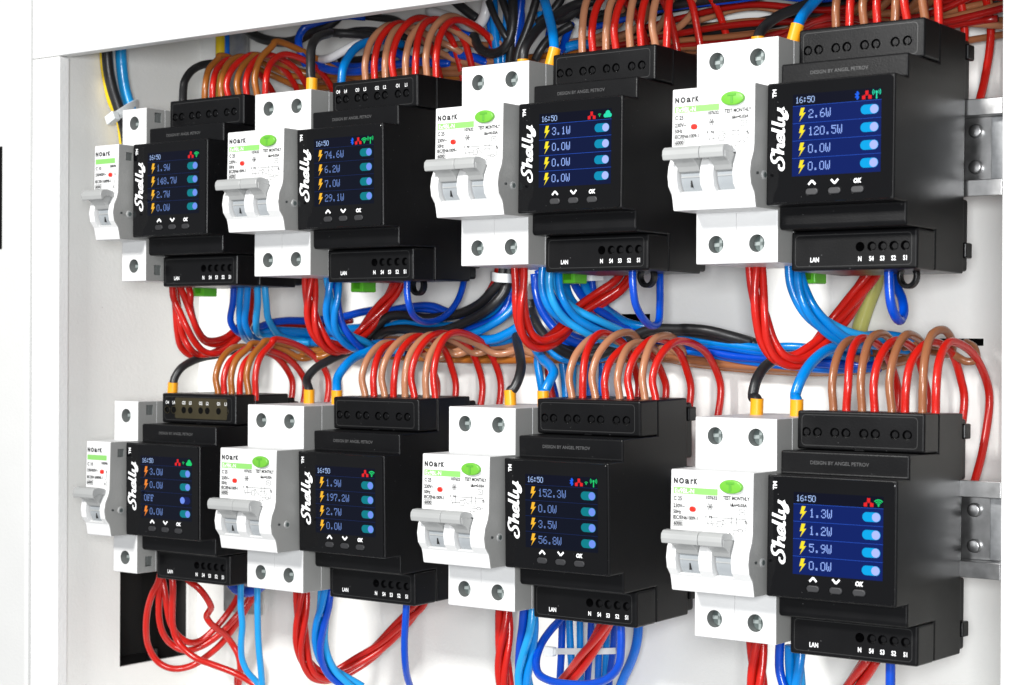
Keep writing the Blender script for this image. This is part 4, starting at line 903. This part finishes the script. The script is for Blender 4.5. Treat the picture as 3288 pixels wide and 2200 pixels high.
for i, (L, c, r) in enumerate([([(880, 0, 82), (890, 150, 82), (910, 290, 81), (990, 430, 80), (1160, 550, 80), (1400, 690, 82), (1650, 720, 84), (1900, 690, 86)], 'sky', 1.92), ([(960, 0, 82), (970, 170, 82), (1030, 290, 82), (1100, 380, 82), (1260, 500, 82), (1420, 590, 82), (1560, 660, 82), (1760, 700, 84)], 'blue', 1.92), ([(1060, 0, 84), (1080, 170, 84), (1120, 280, 84), (1200, 400, 84), (1330, 500, 84), (1420, 560, 83), (1600, 640, 82), (1860, 680, 84)], 'sky', 2.08),
                               ([(1160, 0, 86), (1170, 170, 86), (1190, 300, 86), (1290, 440, 86), (1450, 560, 86)], 'blue', 1.76), ([(560, 100, 84), (575, 280, 84), (620, 450, 83), (720, 620, 82), (860, 760, 82), (1050, 850, 82), (1300, 840, 84), (1600, 790, 86)], 'blue', 2.24), ([(600, 60, 88), (640, 300, 88), (720, 520, 87), (850, 700, 86), (1050, 800, 86), (1300, 880, 86)], 'blue', 2.08),
                               ([(500, 560, 80), (530, 680, 79), (600, 780, 78), (700, 900, 78), (830, 1000, 78), (960, 1030, 79), (1200, 1020, 80), (1400, 960, 82)], 'sky', 1.76), ([(860, 820, 86), (1000, 880, 86), (1200, 880, 86), (1400, 830, 86), (1650, 780, 86), (1900, 800, 86), (2200, 850, 86)], 'blue', 2.40)]):
    wire(c, r, pts('c', L), f"{'dark' if c == 'blue' else 'light'} blue cable curving down to the right under the third upper meter", G5, cat='cable')
wire('black', 2.3, pts('c', [(500, 380, 84), (520, 480, 84), (560, 600, 80), (640, 730, 78), (760, 860, 77), (900, 950, 76), (1050, 990, 76), (1250, 960, 77), (1420, 890, 78), (1560, 800, 77), (1700, 730, 76), (1850, 692, 76), (2100, 690, 76), ('d', 0, 508, 76), ('d', 150, 520, 77), ('d', 300, 555, 80), ('d', 460, 600, 86)]), 'black cable sweeping under the third upper meter and on to the right', G5, cat='cable')
wire('black', 2.3, pts('c', [(700, 830, 84), (850, 900, 83), (1000, 930, 82), (1200, 900, 82), (1400, 850, 82), (1600, 830, 80), (1750, 760, 79), (1950, 715, 79), (2200, 715, 79), ('d', 100, 540, 80), ('d', 300, 575, 82), ('d', 500, 610, 88)]), 'second black cable just behind the sweeping one under the third upper meter', G5, cat='cable')
for i, (L, c, r) in enumerate([([(-100, 560, 82), (0, 575, 82), (250, 605, 83), (500, 640, 84), (800, 655, 84), (1000, 640, 85), (1300, 660, 88)], 'sky', 1.84), ([(-200, 560, 84), (0, 600, 84), (250, 625, 84), (500, 665, 85), (800, 680, 86), (1200, 700, 88)], 'mid', 1.92), ([(-100, 600, 86), (60, 625, 86), (300, 690, 86), (560, 715, 86), (800, 735, 86), (1100, 760, 87), (1350, 760, 89)], 'blue', 2.08),
                               ([(-50, 650, 88), (200, 690, 88), (450, 735, 88), (700, 765, 88), (1000, 790, 88), (1350, 780, 89)], 'mid', 1.76), ([(-100, 570, 90), (100, 600, 90), (400, 650, 90), (700, 700, 90), (1100, 720, 90)], 'blue', 1.76), ([(600, 640, 80), (700, 630, 80), (850, 640, 82), (1100, 700, 86), (1300, 730, 89)], 'sky', 1.76)]):
    wire(c, r, pts('d', L), f"{dict(blue='dark', mid='mid', sky='light')[c]} blue cable running sideways above the breaker of the rightmost lower meter", 'blue bundle above the lower right breaker', cat='cable')
for i in range(7):
    o_ = (i % 3) * 9 - 8; d = 89 + i * 1.3
    wire(('brown', 'tan', 'ochre')[i % 3], 1.5, pts('d', [(-380, 700 + o_, d), (-100, 715 + o_, d), (0, 735 + o_, d), (250, 765 + o_, d), (550, 790 + o_, d), (900, 805 + o_, d), (1250, 785 + o_, d), (1450, 740 + o_, d), (1620, 700 + o_, d)]), 'brown wire running sideways in the bundle above the lower right meter', 'brown bundle above the lower right meter')
wire('brown', 1.6, pts('d', [(1500, 640, 84), (1640, 620, 80), (1800, 640, 80), (1880, 700, 80), (1950, 735, 80), (2010, 720, 82), (2000, 640, 86), (1940, 600, 90)]), 'brown wire curled to the right behind the last arches of the rightmost lower meter')
wire('olive', 3.4, pts('d', [(1180, 620, 96), (1215, 480, 96), (1260, 340, 96), (1310, 200, 96), (1330, 40, 96)]), 'pale green and yellow cable slanting behind the rightmost upper meter', cat='cable')
for i, (L, c, r) in enumerate([([(860, 900, 92), (860, 1050, 92), (885, 1250, 92), (900, 1500, 92), (900, 1700, 92)], 'sky', 2.08), ([(960, 900, 94), (960, 1050, 94), (950, 1300, 94), (950, 1600, 94)], 'pale', 2.2), ([(1150, 950, 92), (1155, 1150, 92), (1150, 1430, 92), (1150, 1700, 92)], 'mid', 1.92), ([(1290, 950, 94), (1285, 1150, 94), (1280, 1400, 94), (1280, 1700, 94)], 'mid', 1.92), ([(600, 900, 84), (590, 1050, 84), (620, 1250, 85), (650, 1450, 87), (660, 1700, 88)], 'sky', 1.92),
                               ([(640, 860, 90), (700, 960, 90), (700, 1100, 90), (720, 1300, 90), (760, 1500, 90), (770, 1700, 90)], 'shaded_red', 1.8), ([(700, 1050, 93), (730, 1200, 93), (780, 1400, 93), (810, 1650, 93)], 'blue', 1.60)]):
    wire(c, r, pts('c', L), ['light blue cable hanging left behind the arches of the third lower meter', 'pale blue cable hanging next to the left one behind the third lower meter', 'blue cable hanging behind the second arch of the third lower meter', 'blue cable hanging behind the fourth arch of the third lower meter', 'light blue wire hanging beside the kinked blue feed', 'shaded red wire hanging behind the kinked blue feed', 'thin dark blue wire hanging behind the kinked blue feed'][i], 'cables hanging behind the third lower meter', cat='cable')

# --- below the lower row
G6 = 'wires below the lower left meter'
for i, L in enumerate([[(575, 320, 40), (548, 420, 40), (480, 560, 40), (428, 750, 42), (415, 950, 44), (440, 1130, 48), (530, 1290, 52), (650, 1368, 56), (780, 1385, 60), (950, 1340, 66), (1100, 1240, 70), (1250, 1110, 74), (1400, 920, 78), (1530, 720, 82), (1620, 560, 84), (1660, 400, 85)],
                       [(575, 320, 42), (565, 480, 42), (558, 650, 43), (565, 850, 45), (610, 1000, 48), (700, 1110, 53), (850, 1180, 58), (1000, 1150, 64), (1200, 1030, 70), (1400, 830, 76), (1560, 620, 82), (1620, 450, 84)],
                       [(580, 300, 44), (620, 500, 44), (650, 700, 45), (690, 880, 48), (780, 1020, 53), (900, 1090, 58), (1020, 1070, 64), (1180, 940, 70), (1330, 760, 76), (1440, 580, 82), (1480, 420, 84)],
                       [(705, 300, 40), (715, 500, 40), (708, 700, 41), (712, 900, 42), (760, 1060, 44), (850, 1170, 46), (980, 1270, 48), (1150, 1335, 50), (1400, 1430, 54), (1600, 1540, 58), (1750, 1650, 60)],
                       [(850, 350, 44), (900, 405, 44), (1000, 480, 46), (1090, 590, 50), (1140, 690, 54), (1115, 750, 58), (1092, 800, 60), (1130, 870, 62), (1200, 930, 66), (1300, 1010, 72), (1380, 1110, 76), (1445, 1230, 78), (1470, 1380, 80), (1445, 1600, 82)]]):
    wire('red', 1.75, pts('i', L), ['red wire in the widest sag below the leftmost lower meter', 'red wire in the middle sag below the leftmost lower meter', 'red wire in the tightest sag below the leftmost lower meter', 'red wire heading down right below the leftmost lower meter', 'kinked red wire right of the sagging ones below the leftmost lower meter'][i], G6)
wire('red', 1.5, pts('i', [(1440, 1400, 82), (1430, 1500, 82), (1435, 1620, 82)]), 'short end of a red wire at the bottom edge, lower left')
wire('pale', 1.65, pts('i', [(1475, 400, 44), (1475, 700, 44), (1492, 900, 45), (1478, 1100, 46), (1490, 1280, 48), (1550, 1420, 50), (1650, 1530, 54), (1720, 1640, 58)]), 'light blue wire dropping right of the leftmost lower meter, left one', G6)
wire('pale', 1.65, pts('i', [(1660, 420, 44), (1662, 750, 44), (1668, 1000, 45), (1680, 1200, 46), (1700, 1400, 48), (1720, 1640, 50)]), 'light blue wire dropping below the breaker of the second lower meter', G6)
wire('blue', 3.0, pts('i', [(1350, 400, 72), (1430, 490, 72), (1530, 520, 72), (1640, 500, 73), (1720, 430, 74)]), 'dark blue wire arc peeking out below the corner of the leftmost lower meter', G6)
wire('black', 3.1, pts('i', [(480, 1160, 76), (482, 1300, 76), (485, 1450, 76), (490, 1700, 76)]), 'thick black cable leaving the dark opening at lower left', cat='cable', sides=18)
twist(['red'] * 4, 1.6, 2.4, pts('j', [(232, 420, 42), (225, 680, 42), (220, 880, 43), (225, 1080, 45), (270, 1260, 49), (370, 1390, 54), (500, 1420, 60), (650, 1380, 66), (850, 1260, 72), (1050, 1110, 77), (1250, 900, 81), (1400, 740, 84), (1500, 620, 85), (1530, 520, 85)]), 105,
      'red strand twisted with three others below the breaker of the second lower meter', 'twisted red strands below the breaker of the second lower meter', 0.5)
twist(['pale', 'pale', 'blue', 'sky'], 1.75, 2.5, pts('j', [(500, 420, 42), (485, 640, 42), (445, 840, 43), (430, 1050, 45), (470, 1230, 48), (560, 1370, 53), (690, 1470, 58), (850, 1570, 64)]), 150,
      ['light blue strand, one of three twisted with a dark one below the second lower meter'] * 2 + ['dark blue strand twisted among light ones below the second lower meter'] + ['light blue strand, one of three twisted with a dark one below the second lower meter'], 'twisted blue strands below the second lower meter', 2.6)
wire('blue', 1.65, pts('j', [(1362, 560, 30), (1345, 850, 30), (1335, 1050, 31), (1342, 1250, 33), (1365, 1420, 38), (1420, 1580, 46)]), 'dark blue wire dropping from the underside of the second lower meter', 'blue loops below the meters')
twist(['red'] * 4, 1.75, 2.3, pts('k', [(368, 280, 42), (368, 520, 42), (358, 760, 42), (362, 980, 43), (390, 1200, 45), (420, 1350, 47)]), 95, 'red strand twisted with three others below the breaker of the third lower meter', 'twisted red strands below the breaker of the third lower meter', 0.1)
twist(['blue', 'pale', 'sky', 'pale'], 1.9, 2.7, pts('k', [(625, 280, 42), (625, 520, 42), (590, 760, 43), (560, 980, 44), (580, 1200, 45), (600, 1350, 46)]), 140, ['dark blue strand twisted with light ones below the third lower meter'] + ['light blue strand twisted with others below the third lower meter'] * 3, 'twisted blue strands below the third lower meter', 1.9)
wire('blue', 1.8, pts('k', [(960, 380, 62), (930, 440, 60), (840, 540, 54), (745, 680, 48), (692, 850, 42), (712, 970, 38), (820, 1045, 34), (1000, 1082, 32), (1250, 1082, 32), (1420, 1020, 31), (1520, 900, 30), (1545, 700, 30), (1540, 420, 30)]), 'dark blue wire in a wide closed loop below the third lower meter', 'blue loops below the meters')
twist(['red'] * 3, 1.75, 2.2, pts('k', [(1430, 420, 60), (1310, 620, 62), (1180, 800, 64), (1060, 970, 68), (950, 1100, 70)]), 160, 'red strand slanting inside the blue loop below the third lower meter', 'red strands inside the blue loop', 1.0)
G7 = 'cables hanging below the third lower meter'
for i, (x, c, r, d) in enumerate([(945, 'blue', 1.75, 88), (1040, 'sky', 1.75, 86), (1135, 'sky', 1.6, 87), (1230, 'blue', 1.6, 91), (1320, 'mid', 1.6, 88), (1395, 'sky', 1.5, 90), (1460, 'blue', 1.6, 88)]):
    j = rr.uniform(-30, 30)
    wire(c, r, pts('k', [(x + j, 380, d), (x + j * .5, 600, d), (x, 780, d), (x - j, 980, d), (x - j * 1.5, 1200, d)]), f"{dict(blue='dark', mid='mid', sky='light')[c]} blue cable, {ORD[i]} from left of seven tied below the third lower meter", G7, cat='cable')
wire('mid', 2.2, pts('k', [(1720, 450, 82), (1712, 600, 82), (1690, 720, 82), (1640, 870, 84), (1580, 1000, 86), (1520, 1150, 88)]), 'blue cable hanging right of the wide loop below the third lower meter', G7, cat='cable')
ti = empty('cable_tie', at('k', 1150, 750, 83)); tag(ti, 'white nylon tie around the blue cables below the third lower meter', 'cable tie', 'nylon cable ties')
b0 = at('k', 1150, 750, 83); band(ti, [p - b0 for p in pts('k', [(860, 760, 86), (930, 755, 83), (1100, 755, 81), (1300, 755, 82), (1490, 750, 84)])], 2.8, 0.7)
obj('tie_head', box(-2.8, 2.8, -1.8, 1.8, -2.2, 2.2, r=0.5), M['tie'], ti, at('k', 830, 755, 85) - b0)
twist(['red'] * 4, 1.8, 2.4, pts('l', [(497, 400, 42), (497, 580, 42), (500, 720, 42), (500, 860, 42)]), 90, 'red strand twisted with three others below the breaker of the rightmost lower meter', 'twisted red strands below the breaker of the rightmost lower meter', 0.9)
wire('blue', 1.9, pts('l', [(660, 420, 42), (652, 550, 42), (655, 660, 42), (690, 800, 42), (700, 900, 42)]), 'dark blue wire dropping left of the light blue twist below the rightmost lower meter')
twist(['sky', 'sky', 'pale'], 2.0, 2.5, pts('l', [(770, 480, 44), (768, 620, 44), (765, 740, 45), (760, 860, 46)]), 110, 'light blue strand twisted with others below the rightmost lower meter', 'twisted blue strands below the rightmost lower meter', 0.2)
twist(['red'] * 4, 1.8, 2.5, pts('l', [(1290, 560, 60), (1240, 640, 62), (1170, 740, 65), (1100, 850, 68)]), 200, 'red strand slanting down below the rightmost lower meter', 'slanting red strands below the rightmost lower meter', 0.2)
wire('blue', 1.9, pts('l', [(1420, 560, 30), (1420, 680, 30), (1418, 860, 30)]), 'dark blue wire dropping from the underside of the rightmost lower meter', 'blue loops below the meters')
